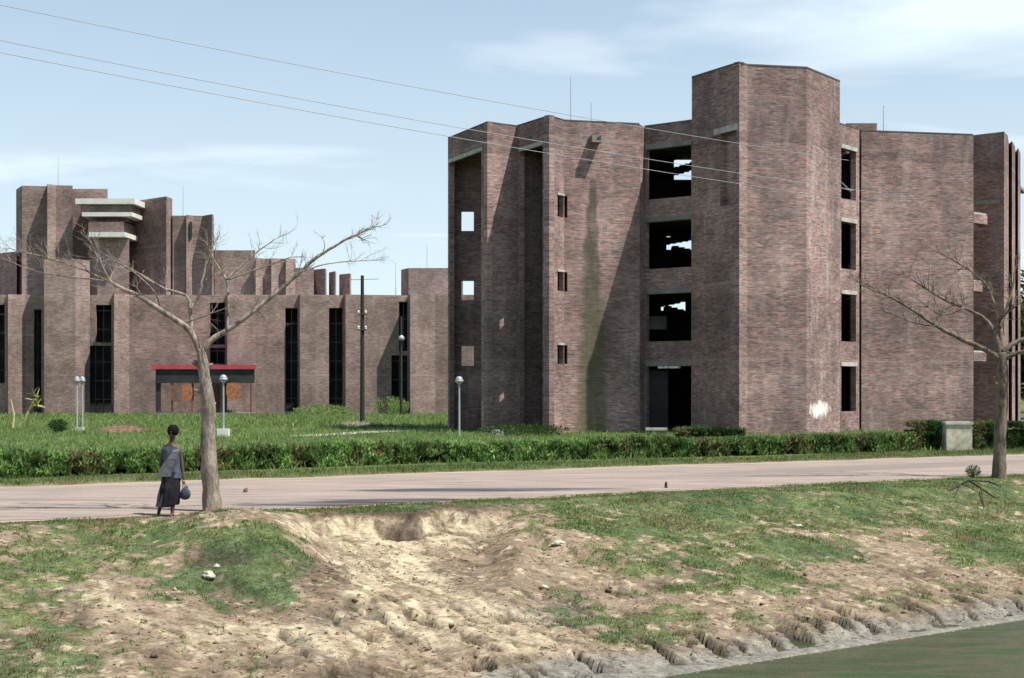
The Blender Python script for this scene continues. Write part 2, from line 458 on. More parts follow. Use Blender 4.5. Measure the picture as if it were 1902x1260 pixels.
    gcol = mix(mix(g1, g2, sstep(.4, .65, nB)), g3, sstep(.5, .7, nA) * .7)
    gcol = np.where((rf > 0)[..., None], mix(gcol * .85, L(.115, .14, .045), sstep(.52, .7, lawnpatch) * .6 + .15), gcol)
    nE = fbm(bb * 1.3, aa * .8, 5.0, 3, 47)
    col = mix(col, L(.12, .10, .055), sstep(.60, .70, nE) * .8 * (r < 0))
    col = mix(col, sand * 1.05, sstep(.62, .72, fbm(bb, aa * .7, 7.0, 3, 48)) * .6 * m)
    col = mix(col, gcol, np.where(rf > 1, .93, cover * .8))
    gm = (1 - sstep(.5, 1.1, q + (nA - .5) * .8)) * (r < 0)
    col = mix(col, mud, gm)
    col = mix(col, mud * 1.0, foot2 * .25 * sstep(.5, .6, nA))
    col = mix(col, L(.03, .027, .023), crack * .95)  # near-black shade painted into the cracks
    col = mix(col, L(.06, .045, .035), np.clip(hollow + brk * .9 + brk2 * .7, 0, 1) * .85)  # shade painted into the hollow and the broken fronts
    col = mix(col, L(.075, .052, .036), scar * sstep(edge - 4, edge + 2, py) * (1 - sstep(edge + 7, edge + 18, py)) * .85)  # undercut shade painted as a dark line below the verge
    gcn = mix(mix(g1, g3, .4), dirt * .75, sstep(.46, .6, nA) * .7)
    nb_ = q < -6
    col = np.where(nb_[..., None], gcn, col); cover = np.where(nb_, 1 - .55 * sstep(.46, .6, nA), cover)
    return z, np.clip(col * (.62 + .76 * fbm(a * .9, b_ * 3.4, 2.6, 4, 44))[..., None], 0, 1), np.clip(cover, 0, 1), crack


def axis(lo, hi, step, far_lo, far_hi, grow=1.35):
    a = list(np.arange(lo, hi + 1e-6, step)); s = step; x = a[-1]
    while x < far_hi: s *= grow; x += s; a.append(x)
    s = step; x = a[0]; pre = []
    while x > far_lo: s *= grow; x -= s; pre.append(x)
    return np.array(pre[::-1] + a)


gx = axis(-13.5, 19, .045, -2500, 2500, 1.18); gy = axis(12.5, 35.5, .045, -400, 4000, 1.06)
GX, GY = np.meshgrid(gx, gy)
gz, gc, gcov, gcrk = ground(GX.ravel(), GY.ravel())


def grid_mesh(name, xs, ys, z):
    nx, ny = len(xs), len(ys); A, B = np.meshgrid(xs, ys)
    co = np.stack([A.ravel(), B.ravel(), z], 1).astype(np.float32)
    idx = np.arange(nx * ny).reshape(ny, nx)
    f = np.stack([idx[:-1, :-1], idx[:-1, 1:], idx[1:, 1:], idx[1:, :-1]], -1).reshape(-1, 4)
    return np_mesh(name, co, f)


def np_mesh(name, co, f):
    me = bpy.data.meshes.new(name); k = f.shape[1]
    me.vertices.add(len(co)); me.vertices.foreach_set('co', co.astype(np.float32).ravel())
    me.loops.add(f.size); me.loops.foreach_set('vertex_index', f.astype(np.int32).ravel())
    me.polygons.add(len(f)); me.polygons.foreach_set('loop_start', np.arange(0, f.size, k, dtype=np.int32))
    me.polygons.foreach_set('loop_total', np.full(len(f), k, dtype=np.int32))
    me.update(calc_edges=True); me.validate(); return me


def put_col(me, col, name='Col'):
    a = me.color_attributes.new(name, 'FLOAT_COLOR', 'POINT')
    c4 = np.ones((len(col), 4), np.float32); c4[:, :3] = col; a.data.foreach_set('color', c4.ravel())


def attr_mat(name, rough=.95, bump=0.0, var=.3, trans=False, sc=9.0, stretch=1.0):
    m, t, b = mat_new(name, rough, .12)
    at = N(t, 'ShaderNodeAttribute', attribute_name='Col')
    g = N(t, 'ShaderNodeNewGeometry')
    mpn = N(t, 'ShaderNodeMapping'); mpn.inputs['Rotation'].default_value = (0, 0, R(-37)); mpn.inputs['Scale'].default_value = (1 / stretch, stretch, 1)
    t.links.new(g.outputs['Position'], mpn.inputs[0])
    nz = N(t, 'ShaderNodeTexNoise', i_Scale=sc, i_Detail=8, i_Roughness=.7); t.links.new(mpn.outputs[0], nz.inputs[0])
    f = RAMP(t, nz.outputs[0], [(.25, 1 - var * 1.6), (.5, 1.0), (.75, 1 + var)])
    c = MIX(t, 1.0, at.outputs[0], f, 'MULTIPLY')
    if bump:
        nf = N(t, 'ShaderNodeTexNoise', i_Scale=26, i_Detail=5, i_Roughness=.75); t.links.new(mpn.outputs[0], nf.inputs[0])
        c = MIX(t, 1.0, c, RAMP(t, nf.outputs[0], [(.33, .45), (.48, 1.0), (.68, 1.35)]), 'MULTIPLY')
    t.links.new(c, b.inputs['Base Color'])
    if bump:
        bp = N(t, 'ShaderNodeBump', i_Strength=.8, i_Distance=bump); t.links.new(nz.outputs[0], bp.inputs['Height']); t.links.new(bp.outputs[0], b.inputs['Normal'])
    if trans:
        tr = N(t, 'ShaderNodeBsdfTranslucent'); t.links.new(c, tr.inputs[0]); mxs = N(t, 'ShaderNodeMixShader', n0=.5)
        t.links.new(b.outputs[0], mxs.inputs[1]); t.links.new(tr.outputs[0], mxs.inputs[2]); t.links.new(mxs.outputs[0], t.nodes['Material Output'].inputs[0])
    return m


M_gr = attr_mat('earth', bump=.05, var=.42, sc=7.0, stretch=1.3)
M_leaf = attr_mat('leaf', .7, 0, .2, True)
gme = grid_mesh('ground', gx, gy, gz); put_col(gme, gc)
gme.polygons.foreach_set('use_smooth', [True] * len(gme.polygons))
tag(link_mesh('ground', gme, M_gr), 'grassy lawn and eroded sandy bank sloping down to the ditch water', kind='structure')

# ---------------------------------------------------------------- water
m, t, b = mat_new('ditch_water', .28, .08)
g = N(t, 'ShaderNodeNewGeometry')
mpn = N(t, 'ShaderNodeMapping'); mpn.inputs['Rotation'].default_value = (0, 0, R(-36)); mpn.inputs['Scale'].default_value = (.45, 1.6, 1); t.links.new(g.outputs['Position'], mpn.inputs[0])
n1 = N(t, 'ShaderNodeTexNoise', i_Scale=1.1, i_Detail=8, i_Roughness=.66); t.links.new(mpn.outputs[0], n1.inputs[0])
n2 = N(t, 'ShaderNodeTexNoise', i_Scale=26, i_Detail=4, i_Roughness=.6); t.links.new(g.outputs['Position'], n2.inputs[0])
c = RAMP(t, n1.outputs[0], [(.34, (.03, .038, .018)), (.45, (.036, .052, .02)), (.52, (.07, .062, .036)), (.60, (.035, .06, .022))])
c = MIX(t, .8, c, RAMP(t, n2.outputs[0], [(.3, .7), (.7, 1.25)]), 'MULTIPLY'); t.links.new(c, b.inputs['Base Color'])
t.links.new(RAMP(t, n1.outputs[0], [(.4, .22), (.6, .6)]), b.inputs['Roughness'])
bp = N(t, 'ShaderNodeBump', i_Strength=.3, i_Distance=.02); t.links.new(n2.outputs[0], bp.inputs['Height']); t.links.new(bp.outputs[0], b.inputs['Normal'])
wmb = MB(); wa = (-30, 17.06 - 30 * .7216); wb = (40, 17.06 + 40 * .7216); nn = (.585 * 9.2, -.811 * 9.2)
wmb.quad([(wa[0] + nn[0], wa[1] + nn[1], -1.475), (wb[0] + nn[0], wb[1] + nn[1], -1.475), (wb[0] - .6, wb[1] + .8, -1.475), (wa[0] - .6, wa[1] + .8, -1.475)])
tag(wmb.build('water', m), 'still murky green ditch water with floating algae', kind='structure')

# ---------------------------------------------------------------- road
def road_sheet(name, z, d0, d1, mat, x0=-60, x1=70, wob=.12):
    """strip between fractions d0..d1 of the way from near to far edge, ragged edges"""
    xs = np.arange(x0, x1, .25); nn_ = 24; vs = []
    for i, xx in enumerate(xs):
        ya = 29.35 + .6036 * xx; yb = 39.15 + .5393 * xx
        w0 = (float(fbm(np.array([xx]), np.array([z * 100 + 3]), .7, 4, 61)[0]) - .5) * wob * 2
        w1 = (float(fbm(np.array([xx]), np.array([z * 100 + 9]), .7, 4, 62)[0]) - .5) * wob * 2
        for k in range(nn_ + 1):
            s_ = k / nn_; a0 = d0 + w0 / 8; a1 = d1 + w1 / 8
            fr = a0 + (a1 - a0) * s_; vs.append((xx, ya + (yb - ya) * fr, z))
    co = np.array(vs); idx = np.arange(len(vs)).reshape(len(xs), nn_ + 1)
    f = np.stack([idx[:-1, :-1], idx[1:, :-1], idx[1:, 1:], idx[:-1, 1:]], -1).reshape(-1, 4)
    me = np_mesh(name, co, f); return link_mesh(name, me, mat)


def road_mat(name, ca, cb, dark_marks=False):
    m, t, b = mat_new(name, .9, .2); g = N(t, 'ShaderNodeNewGeometry')
    mpn = N(t, 'ShaderNodeMapping'); mpn.inputs['Rotation'].default_value = (0, 0, R(-30)); mpn.inputs['Scale'].default_value = (.35, 2.2, 1)
    t.links.new(g.outputs['Position'], mpn.inputs[0])
    n1 = N(t, 'ShaderNodeTexNoise', i_Scale=1.0, i_Detail=8, i_Roughness=.68); t.links.new(mpn.outputs[0], n1.inputs[0])
    n2 = N(t, 'ShaderNodeTexNoise', i_Scale=14, i_Detail=6, i_Roughness=.75); t.links.new(g.outputs['Position'], n2.inputs[0])
    c = MIX(t, RAMP(t, n1.outputs[0], [(.36, 0), (.62, 1)]), ca, cb)
    c = MIX(t, .8, c, RAMP(t, n2.outputs[0], [(.3, .75), (.7, 1.2)]), 'MULTIPLY')
    if dark_marks:   # darker streaks and a faint patch mixed over the road colour
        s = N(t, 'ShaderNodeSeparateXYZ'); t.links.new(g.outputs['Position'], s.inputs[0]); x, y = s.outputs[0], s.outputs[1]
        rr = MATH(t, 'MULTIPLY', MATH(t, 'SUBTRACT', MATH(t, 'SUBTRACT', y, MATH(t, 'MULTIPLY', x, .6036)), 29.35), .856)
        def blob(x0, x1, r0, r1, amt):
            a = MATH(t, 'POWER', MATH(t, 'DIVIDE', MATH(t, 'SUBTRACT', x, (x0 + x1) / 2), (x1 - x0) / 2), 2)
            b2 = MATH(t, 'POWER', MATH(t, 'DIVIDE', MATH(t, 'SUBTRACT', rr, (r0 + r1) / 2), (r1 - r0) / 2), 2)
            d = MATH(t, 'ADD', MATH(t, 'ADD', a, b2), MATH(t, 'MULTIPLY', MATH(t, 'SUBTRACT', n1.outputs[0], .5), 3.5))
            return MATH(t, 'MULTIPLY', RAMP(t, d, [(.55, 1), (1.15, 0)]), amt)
        def streak(x0, y0, x1, y1, w, amt):     # dark streak between two ground points
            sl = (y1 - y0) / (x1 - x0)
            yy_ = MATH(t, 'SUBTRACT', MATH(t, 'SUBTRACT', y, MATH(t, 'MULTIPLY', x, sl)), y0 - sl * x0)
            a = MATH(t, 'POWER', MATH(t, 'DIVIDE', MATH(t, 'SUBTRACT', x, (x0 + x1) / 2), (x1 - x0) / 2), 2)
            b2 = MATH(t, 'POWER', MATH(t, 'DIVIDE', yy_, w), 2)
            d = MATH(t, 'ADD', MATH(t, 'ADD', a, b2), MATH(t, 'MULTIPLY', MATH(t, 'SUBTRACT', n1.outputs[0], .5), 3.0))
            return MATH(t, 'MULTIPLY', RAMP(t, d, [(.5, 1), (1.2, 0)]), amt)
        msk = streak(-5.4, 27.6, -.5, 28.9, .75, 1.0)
        for a_ in ((-4.0, 31.5, 2.6, 32.1, .7, 1.0), (-9.9, 27.1, -7.2, 26.9, .16, .9), (-4.4, 28.9, -1.2, 29.3, .2, .7), (-11.5, 29.2, -6.8, 28.6, .2, .35), (3.5, 36.5, 9.5, 37.0, .5, .3)):  # the thinnest streak paints the bare tree's shadow onto the road
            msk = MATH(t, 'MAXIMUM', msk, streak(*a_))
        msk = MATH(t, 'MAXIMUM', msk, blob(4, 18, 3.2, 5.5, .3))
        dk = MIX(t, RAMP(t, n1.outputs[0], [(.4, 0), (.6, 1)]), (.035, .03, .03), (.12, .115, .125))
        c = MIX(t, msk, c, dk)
    t.links.new(c, b.inputs['Base Color'])
    bp = N(t, 'ShaderNodeBump', i_Strength=.5, i_Distance=.01); t.links.new(n2.outputs[0], bp.inputs['Height']); t.links.new(bp.outputs[0], b.inputs['Normal'])
    return m


o = road_sheet('road_shoulder', .006, -.015, 1.01, road_mat('shoulder_dust', (.36, .275, .20), (.28, .215, .155)), wob=.5)
tag(o, 'sandy shoulder along both edges of the road', kind='structure')
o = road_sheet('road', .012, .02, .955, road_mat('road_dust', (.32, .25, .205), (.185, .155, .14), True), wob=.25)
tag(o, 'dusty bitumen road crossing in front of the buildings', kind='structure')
mpath = road_mat('path_concrete', (.42, .40, .36), (.33, .31, .28))
pth = MB(); p0, p1, p2, p3 = P(560, 70.0), P(700, 75), P(840, 80.5), P(900, 84)
pth.quad([(*P(520, 66.5), .02), (*P(590, 66.3), .02), (*P(735, 73.6), .02), (*P(690, 74.6), .02)])
pth.quad([(*P(690, 74.6), .02), (*P(735, 73.6), .02), (*P(860, 77.2), .02), (*P(850, 79.0), .02)])
tag(pth.build('path', mpath), 'pale footpath leading across the lawn to the building', kind='structure')


# ---------------------------------------------------------------- main building
TH = .35
H = 15.8; HT = 17.96
mainb = empty('brick_building', (12, 74, 0), 'large four storey angular brick building with tall windowless tower on the right', 'building')
V0, V1 = P(832, 77.1), P(905, 72.4)
V2 = P(960, 73.5); V3, V4, V5, V5b, V6 = P(1020, 70.7), P(1048, 71.9), P(1188, 72.9), P(1197, 73.6), P(1285, 71.9)
T1, T1b, T2, T3 = P(1373, 68.6), P(1388, 69.1), P(1498, 69.7), P(1560, 72.8)
G1 = P(1596, 74.45); W0, W1, W3_, W4 = P(1600, 74.8), P(1808, 76.0), P(1865, 78.3), P(1872, 79.6)
E1, E2, E3, E4, E5, E6 = P(1874, 82.2), P(1880, 81.3), P(1885, 83.0), P(1886.5, 85.0), P(1891, 83.6), P(1895.5, 85.5)
E7 = P(1892, 97)
W2 = P(1803, 79.5); H2 = 16.4
LINT = 14.6
# frame 0 with its tall opening
wall_chain([V0, V1], 0, H, .3, M_brd, mainb, {0: [(834.5, 894, -1, LINT)]})
# wall B running in behind frame 2
B2 = (V1[0] + .81 * 3.9, V1[1] + .586 * 3.9)
wall_chain([V1, B2], 0, H - .004, .3, M_brn, mainb)
wall_chain([(V2[0] + .004, V2[1] - .004), V3], 0, H - .008, .3, M_brd, mainb, {0: [(965, 1008, -1, LINT)]})
# V3 V4 V5
wz = [(Z_(403, 71.6), Z_(363, 71.6)), (Z_(541, 71.6), Z_(505, 71.6)), (Z_(676, 71.6), Z_(641, 71.6))]
a_, b_ = px_to_u(V4, V5, 1100), math.dist(V3, V4)
wall_chain([V3, V4], 0, H, .3, M_brn, mainb, {0: [(1035.5, 1047, z0, z1) for z0, z1 in wz]})
rr = seg_wall(V4, V5, (V4[0] + .03, V4[1] + .3), (V5[0] - .25, V5[1] + .3), 0, H, .3, [(-.1, .17, z0, z1) for z0, z1 in wz], 0.0)
M_stain_u = a_
# rebuild stain centred under the spout
m_st = brick('brick_stained_run', **BR, dark_marks=(a_, 13.0, .14, .135), seed=2)
rr.build('wall', m_st, mainb)
wall_chain([(V5[0] + .003, V5[1] + .003), V5b], 0, H - .01, .3, M_br, mainb)
fz = [(12.0, 14.6), (8.41, 10.84), (4.67, 7.12), (-1, 3.4)]
wall_chain([V5b, V6], 0, H, .3, M_brd, mainb, {0: [(1200, 1284, z0, z1) for z0, z1 in fz]})
# window seats and slab edges of that bay
def slab_edge(a, b, px0, px1, z0, z1, proud, mat=None, name='concrete_lintel', par=None, dep=.12):
    u0, u1 = px_to_u(a, b, px0), px_to_u(a, b, px1); L = math.dist(a, b); e = ((b[0] - a[0]) / L, (b[1] - a[1]) / L); n = (e[1], -e[0])
    A = (a[0] + e[0] * u0, a[1] + e[1] * u0); B = (a[0] + e[0] * u1, a[1] + e[1] * u1)
    q = MB(); q.prism([(A[0] + n[0] * proud, A[1] + n[1] * proud), (B[0] + n[0] * proud, B[1] + n[1] * proud), (B[0] - n[0] * dep, B[1] - n[1] * dep), (A[0] - n[0] * dep, A[1] - n[1] * dep)], z0, z1)
    return q.build(name, mat or M_concp, par or mainb)
for z0, z1 in fz: slab_edge(V5b, V6, 1199, 1284.6, z1 - .005, z1 + .24, .04, M_conc)
slab_edge(V0, V1, 833.5, 896, LINT - .14, LINT + .06, .03)
slab_edge(V2, V3, 964, 1009, LINT - .14, LINT + .06, .03)
for z0, z1 in wz: slab_edge(V3, V4, 1034.8, 1047.6, z1 - .004, z1 + .10, .05, M_concp)
# tower
tw = [V6, T1, T1b, T2, T3]
tops = {0: [(1338, 1367, 11.2, Z_(250, 70))]}
tr_, tin = wall_chain(tw, 0, HT, .35, M_br, mainb, tops, 'tower_wall', {0: M_brd, 1: M_brn, 3: M_brn})
# limewash splash on the pink flank
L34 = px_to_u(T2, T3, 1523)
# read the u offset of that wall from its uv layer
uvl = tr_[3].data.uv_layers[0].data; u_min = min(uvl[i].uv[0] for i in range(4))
mp_ = brick('brick_limewash_sunlit', **BR, pale=1.15, patch=(u_min + L34, 1.2, 1.35, .45))  # extra bloom also paints in the flank's sunlit brightness
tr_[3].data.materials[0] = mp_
slab_edge(V6, T1, 1327, 1371, Z_(250, 70), Z_(250, 70) + .3, .05)
for (za, zb) in ((11.2, 14.7),):      # recess backs of the two tall niches
    slab_edge(V6, T1, 1333, 1363, za - .1, zb + .1, -.36, M_br, 'niche_back', dep=.46)
wall_chain([T3, (16.9, 78.0), (10.2, 78.0), V6], 10, HT - .006, .3, M_br, mainb, name='tower_wall')
q = MB(); q.prism([tin[0], tin[1], tin[2], tin[3], tin[4], (16.5, 77.6), (10.4, 77.6)], HT - .7, HT - .5); q.build('tower_roof', M_conc, mainb)
for a, b in zip(tw, tw[1:]): slab_edge(a, b, CX + a[0] / a[1] * F, CX + b[0] / b[1] * F, HT + .003, HT + .075, .02, M_cop, 'coping', dep=.3)
# right bay of openings
T3g = (T3[0] + .004, T3[1] + .005)
wall_chain([T3g, G1], 0, H - .004, .3, M_brn, mainb, {0: [(1562.5, 1590, max(z0, 1.05), z1) for z0, z1 in fz]})
for z0, z1 in fz: slab_edge(T3g, G1, 1562, 1592, z1 + .003, z1 + .2, .03, M_concp)
# right wing
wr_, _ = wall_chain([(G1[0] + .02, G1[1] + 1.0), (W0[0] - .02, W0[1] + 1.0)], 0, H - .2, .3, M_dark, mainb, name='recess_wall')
wall_chain([(W0[0], W0[1] + 1.2), W0, W1, (W1[0] - .02, 79.2)], 0, H, .35, M_br, mainb, {1: [(1702, 1757, -1, Z_(784, 75.5))]})
wall_chain([W2, W3_, W4, E1, E2, E3, E4, E5, E6, E7], 0, H2, .35, M_br, mainb)
for y0, y1, wd in ((398, 415, 1834), (524, 541, 1825), (655, 671, 1832)):      # slab ledges thrown out at each floor
    q = MB(); a, b, c_ = P(1808.6, 76.05), P(wd, 76.9), P(1809, 78.6)
    q.prism([a, b, (c_[0] + .3, c_[1])], Z_(y1, 76.3), Z_(y0, 76.3)); q.build('slab_ledge', M_br, mainb)
    q = MB(); q.prism([(a[0] + .01, a[1] + .02), (b[0] - .05, b[1]), (c_[0] + .25, c_[1])], Z_(y0, 76.3) + .004, Z_(y0, 76.3) + .1); q.build('ledge_top', M_concp, mainb)
for px0, px1, ya, yb in ((1812, 1858, 372, 380), (1812, 1856, 508, 515), (1812, 1858, 640, 647)):
    slab_edge(W2, W3_, px0, px1, Z_(yb, 79), Z_(ya, 79), .05, M_conc)
# left niche back wall with its square holes, and the return
hz = [(10.88, 11.95), (7.09, 8.15), (3.48, 4.58)]
NB0, NB1 = (X_(837, 77.9), 77.9), (-.95, 77.9)
wall_chain([NB0, NB1], 0, H - .3, .25, M_brd, mainb, {0: [(857, 880, z0, z1) for z0, z1 in hz]})
q = MB(); q.prism([(V0[0] + .05, V0[1] + .02), (NB0[0] + .1, NB0[1]), (NB0[0] + .1, NB0[1] + .25), (V0[0] + .02, NB0[1] + .25)], 0, H - .01); q.build('wall', M_brd, mainb)
# rear walls, openings at the stair, dark inner floors
BK = 80.6
st_ops = [(1252, 1292, Z_(334, BK), Z_(290, BK)), (1238, 1292, Z_(464, BK), Z_(418, BK)), (1228, 1274, Z_(577, BK), Z_(550, BK))]  # openings shaped so sky stands in for sunlit patches inside
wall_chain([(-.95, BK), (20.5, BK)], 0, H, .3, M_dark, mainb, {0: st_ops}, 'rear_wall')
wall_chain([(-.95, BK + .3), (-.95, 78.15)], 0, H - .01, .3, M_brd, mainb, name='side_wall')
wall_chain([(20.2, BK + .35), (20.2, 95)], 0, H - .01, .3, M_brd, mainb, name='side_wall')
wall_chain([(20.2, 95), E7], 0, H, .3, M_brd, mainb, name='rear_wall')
inner_poly = [(V0[0] + .35, V0[1] + .1), (V1[0] + .05, V1[1] + .35), (.3, 73.9), (V3[0], V3[1] + .4), (V4[0], V4[1] + .34), (V5[0] - .1, V5[1] + .35), (V5b[0] + .1, V5b[1] + .36),
              (V6[0] + .3, V6[1] + .4), (T3[0], T3[1] + .5), (G1[0] - .1, G1[1] + .6), (18.2, 76.4), (18.2, BK), (-.9, BK), (-.9, 78.1), (V0[0] + .35, 78.1)]
q = MB(); q.prism(inner_poly, H - .6, H - .42); q.build('roof_slab', M_conc, mainb)
fp = [(-.6, 78.2), (2.6, 73.6), (6.3, 73.8), (7.0, 74.05), (9.5, 72.4), (16.9, 73.6), (18.1, 75.2), (18.1, BK - .02), (-.6, BK - .02)]
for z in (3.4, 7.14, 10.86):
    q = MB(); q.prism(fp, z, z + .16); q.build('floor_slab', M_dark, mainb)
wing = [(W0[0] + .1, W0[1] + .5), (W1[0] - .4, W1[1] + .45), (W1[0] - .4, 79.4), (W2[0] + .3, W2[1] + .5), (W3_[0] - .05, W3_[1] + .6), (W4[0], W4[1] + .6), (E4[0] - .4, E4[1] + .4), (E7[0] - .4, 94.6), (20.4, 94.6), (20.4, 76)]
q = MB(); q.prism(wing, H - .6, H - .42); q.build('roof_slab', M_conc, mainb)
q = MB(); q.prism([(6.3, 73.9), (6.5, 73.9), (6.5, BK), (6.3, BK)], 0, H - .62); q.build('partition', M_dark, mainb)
q = MB(); q.prism([(2.12, 71.75), (2.2, 71.75), (2.3, 75.0), (2.2, 75.0)], 0, H - .62); q.build('partition', M_dark, mainb)  # added inner wall, keeps sun through the corner windows off wall B
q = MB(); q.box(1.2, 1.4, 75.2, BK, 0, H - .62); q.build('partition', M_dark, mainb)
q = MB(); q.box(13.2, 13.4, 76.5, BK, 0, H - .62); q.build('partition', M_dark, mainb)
# stair flights crossing the rear openings: dog-leg flights with stepped soffits
for k, (pa, ya, pb, yb, nst) in enumerate(((1232, 324, 1290, 306, 6), (1244, 290, 1292, 284, 4), (1222, 450, 1290, 438, 6), (1232, 428, 1262, 414, 4), (1248, 464, 1290, 474, 4),
                                           (1212, 566, 1262, 556, 5), (1234, 575, 1290, 590, 5))):
    q = MB(); D = BK - .7
    for s_ in range(nst):
        f0, f1 = s_ / nst, (s_ + 1) / nst
        xa, xb = X_(pa + (pb - pa) * f0, D), X_(pa + (pb - pa) * f1, D)
        zt = Z_(ya + (yb - ya) * f0, D); q.box(xa, xb + .02, D - .5, D + .5, zt - .17, zt + .17)
    q.build('stair_flight', M_dark, mainb)
q = MB(); D = 75.8; q.prism([P(1206, D), P(1238, D), P(1238, D + .3), P(1206, D + .3)], Z_(612, D), Z_(588, D)); q.build('water_tank', M_conc, mainb)
# spout
uS = px_to_u(V4, V5, 1103); L = math.dist(V4, V5); eS = ((V5[0] - V4[0]) / L, (V5[1] - V4[1]) / L); nS = (eS[1], -eS[0])
q = MB(); c0 = (V4[0] + eS[0] * uS, V4[1] + eS[1] * uS)
def spt(u, d): return (c0[0] + eS[0] * u + nS[0] * d, c0[1] + eS[1] * u + nS[1] * d)
zs_ = Z_(268, 72.3)
q.prism([spt(-.27, -.1), spt(.27, -.1), spt(.27, .62), spt(-.27, .62)], zs_, zs_ + .09)
q.prism([spt(-.27, -.1), spt(-.19, -.1), spt(-.19, .62), spt(-.27, .62)], zs_ + .09, zs_ + .34)
q.prism([spt(.19, -.1), spt(.27, -.1), spt(.27, .62), spt(.19, .62)], zs_ + .09, zs_ + .34)
q.build('rain_spout', M_conc, mainb)
# copings
for a, b in ((V0, V1), (V1, V2), (V2, V3), (V3, V4), (V4, V5), (V5b, V6), (T3, G1), (W0, W1)):
    slab_edge(a, b, CX + a[0] / a[1] * F + .3, CX + b[0] / b[1] * F - .3, H + .003, H + .06, .015, M_cop, 'coping', dep=.28)
# roof room
q = MB(); D = 79; q.box(X_(1572, D), X_(1629, D), D, D + 4, H - .5, Z_(229, D)); q.build('roof_room', M_brd, mainb)
# entrance door leaves and light fitting over it
q = MB(); D = 73.9; q.prism([P(1199, D), P(1241, D), P(1241, D + .08), P(1199, D + .08)], 0, 3.2); q.build('door', M_dark, mainb)
for a0, a1 in ((1225, 1234), (1236, 1243), (1246, 1262)):
    slab_edge(V5b, V6, a0, a1, 3.28, 3.38, .16, M_white, 'light_fitting')
# railing in the right bay
q = MB(); D = 73.4; q.tube([W3(1564, 350, D), W3(1592, 356, D + 1.2)], .03, 6); q.tube([W3(1564, 340, D), W3(1590, 366, D + 1.2)], .03, 6); q.build('railing', M_galv, mainb)


def rod(px, y0, y1, D, label, hh=None):
    q = MB(); zt = Z_(y0, D); zb = hh if hh is not None else Z_(y1, D); x = X_(px, D)
    q.tube([(x, D, zb), (x, D, zt)], [.03, .015], 6); q.lathe([(.0, .0), (.12, .0), (.12, .06), (.03, .1)], (x, D, zb), 8)
    tag(q.build('lightning_rod', M_galv), label, 'lightning rod', 'lightning rods on the brick roofs')
rod(1060, 143, 0, 76, 'tall thin metal rod on the main roof left of the tower', H - .45)
rod(1098, 190, 0, 77, 'short thin metal rod on the main roof above the rain spout', H - .45)
rod(1641, 196, 0, 78, 'thin metal rod on the right wing roof beside the roof room', H - .45)


# ---------------------------------------------------------------- far building
farb = empty('brick_building', (-20, 122, 0), 'long low brick building with ribbed vertical fins and stepped towers behind the lawn', 'building')
HF = Z_(548, 121)
def chain_px(l, z1, t=.3, mats=None, ops=None, name='wall', mat=None, z0=0):
    return wall_chain([P(a, d) for a, d in l], z0, z1, t, mat or M_far2, farb, ops, name, mats)
lowp = [(-160, 120.4), (-60, 121), (12, 121), (15, 120.0), (47, 121), (78, 121.2), (208, 121.5), (212, 119.2), (240, 120.7), (419, 121.5), (422, 120.1), (475, 120.95), (554, 121.5), (557, 120.6),
        (585, 120.8), (638, 121.5), (642, 120.6), (670, 120.8), (758, 121.6), (762, 119.6), (808, 120.8), (980, 121)]
mats_low = {3: M_far, 7: M_far, 10: M_far, 13: M_far, 16: M_far, 19: M_far}
def fo(px0, px1, y0, y1): return (px0, px1, Z_(y1, 121), Z_(y0, 121))
shade_slots = {1: [(-30, 9, 566, 712)], 4: [(63, 77, 575, 766)], 8: [(390, 418, 562, 640), (390, 418, 646, 676)], 11: [(530, 553, 572, 764)], 14: [(611, 637, 572, 764)],  # openings added and widened to deepen the shade cast by the fins
         17: [(741, 757, 560, 652), (727, 757, 660, 764)], 5: [(178, 207, 566, 636), (163, 207, 642, 766)]}
ops_low = {k: [fo(*o) for o in v] for k, v in shade_slots.items()}
chain_px(lowp, HF, mats=mats_low, ops=ops_low)
for k, v in shade_slots.items():      # iron frames set deep in the openings added to deepen the shade
    for (a, b, y0, y1) in v:
        D = 121.75; xa, xb, za, zb = X_(a, D), X_(b, D), Z_(y1, D), Z_(y0, D)
        q = MB(); nm = max(2, int((xb - xa) / .55))
        for i in range(nm + 1):
            x = xa + (xb - xa) * i / nm; q.box(x - .03, x + .03, D, D + .06, za, zb)
        z = za + 1.1
        while z < zb: q.box(xa, xb, D - .012, D + .05, z - .035, z + .035); z += 1.6
        q.build('shade_slot_frame', M_iron, farb)
q = MB(); q.prism([P(-158, 121.9), P(980, 121.9), P(980, 140), P(-158, 140)], HF - .5, HF - .3); q.build('roof_slab', M_conc, farb)
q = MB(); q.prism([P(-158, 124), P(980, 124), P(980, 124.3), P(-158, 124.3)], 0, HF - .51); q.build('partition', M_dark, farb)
q = MB(); q.prism([P(-158, 140), P(980, 140), P(980, 140.3), P(-158, 140.3)], 0, HF); q.build('rear_wall', M_far2, farb)
# pylon in front
chain_px([(81, 121.15), (82, 119.7), (140, 119.9), (167, 121.1)], Z_(482, 120), mats={0: M_brd, 2: M_far}, name='pylon_wall')
q = MB(); q.prism([P(82.6, 121.6), P(84, 120.2), P(140, 120.3), P(165, 121.6)], Z_(482, 120) - .4, Z_(482, 120) - .2); q.build('pylon_roof', M_conc, farb)
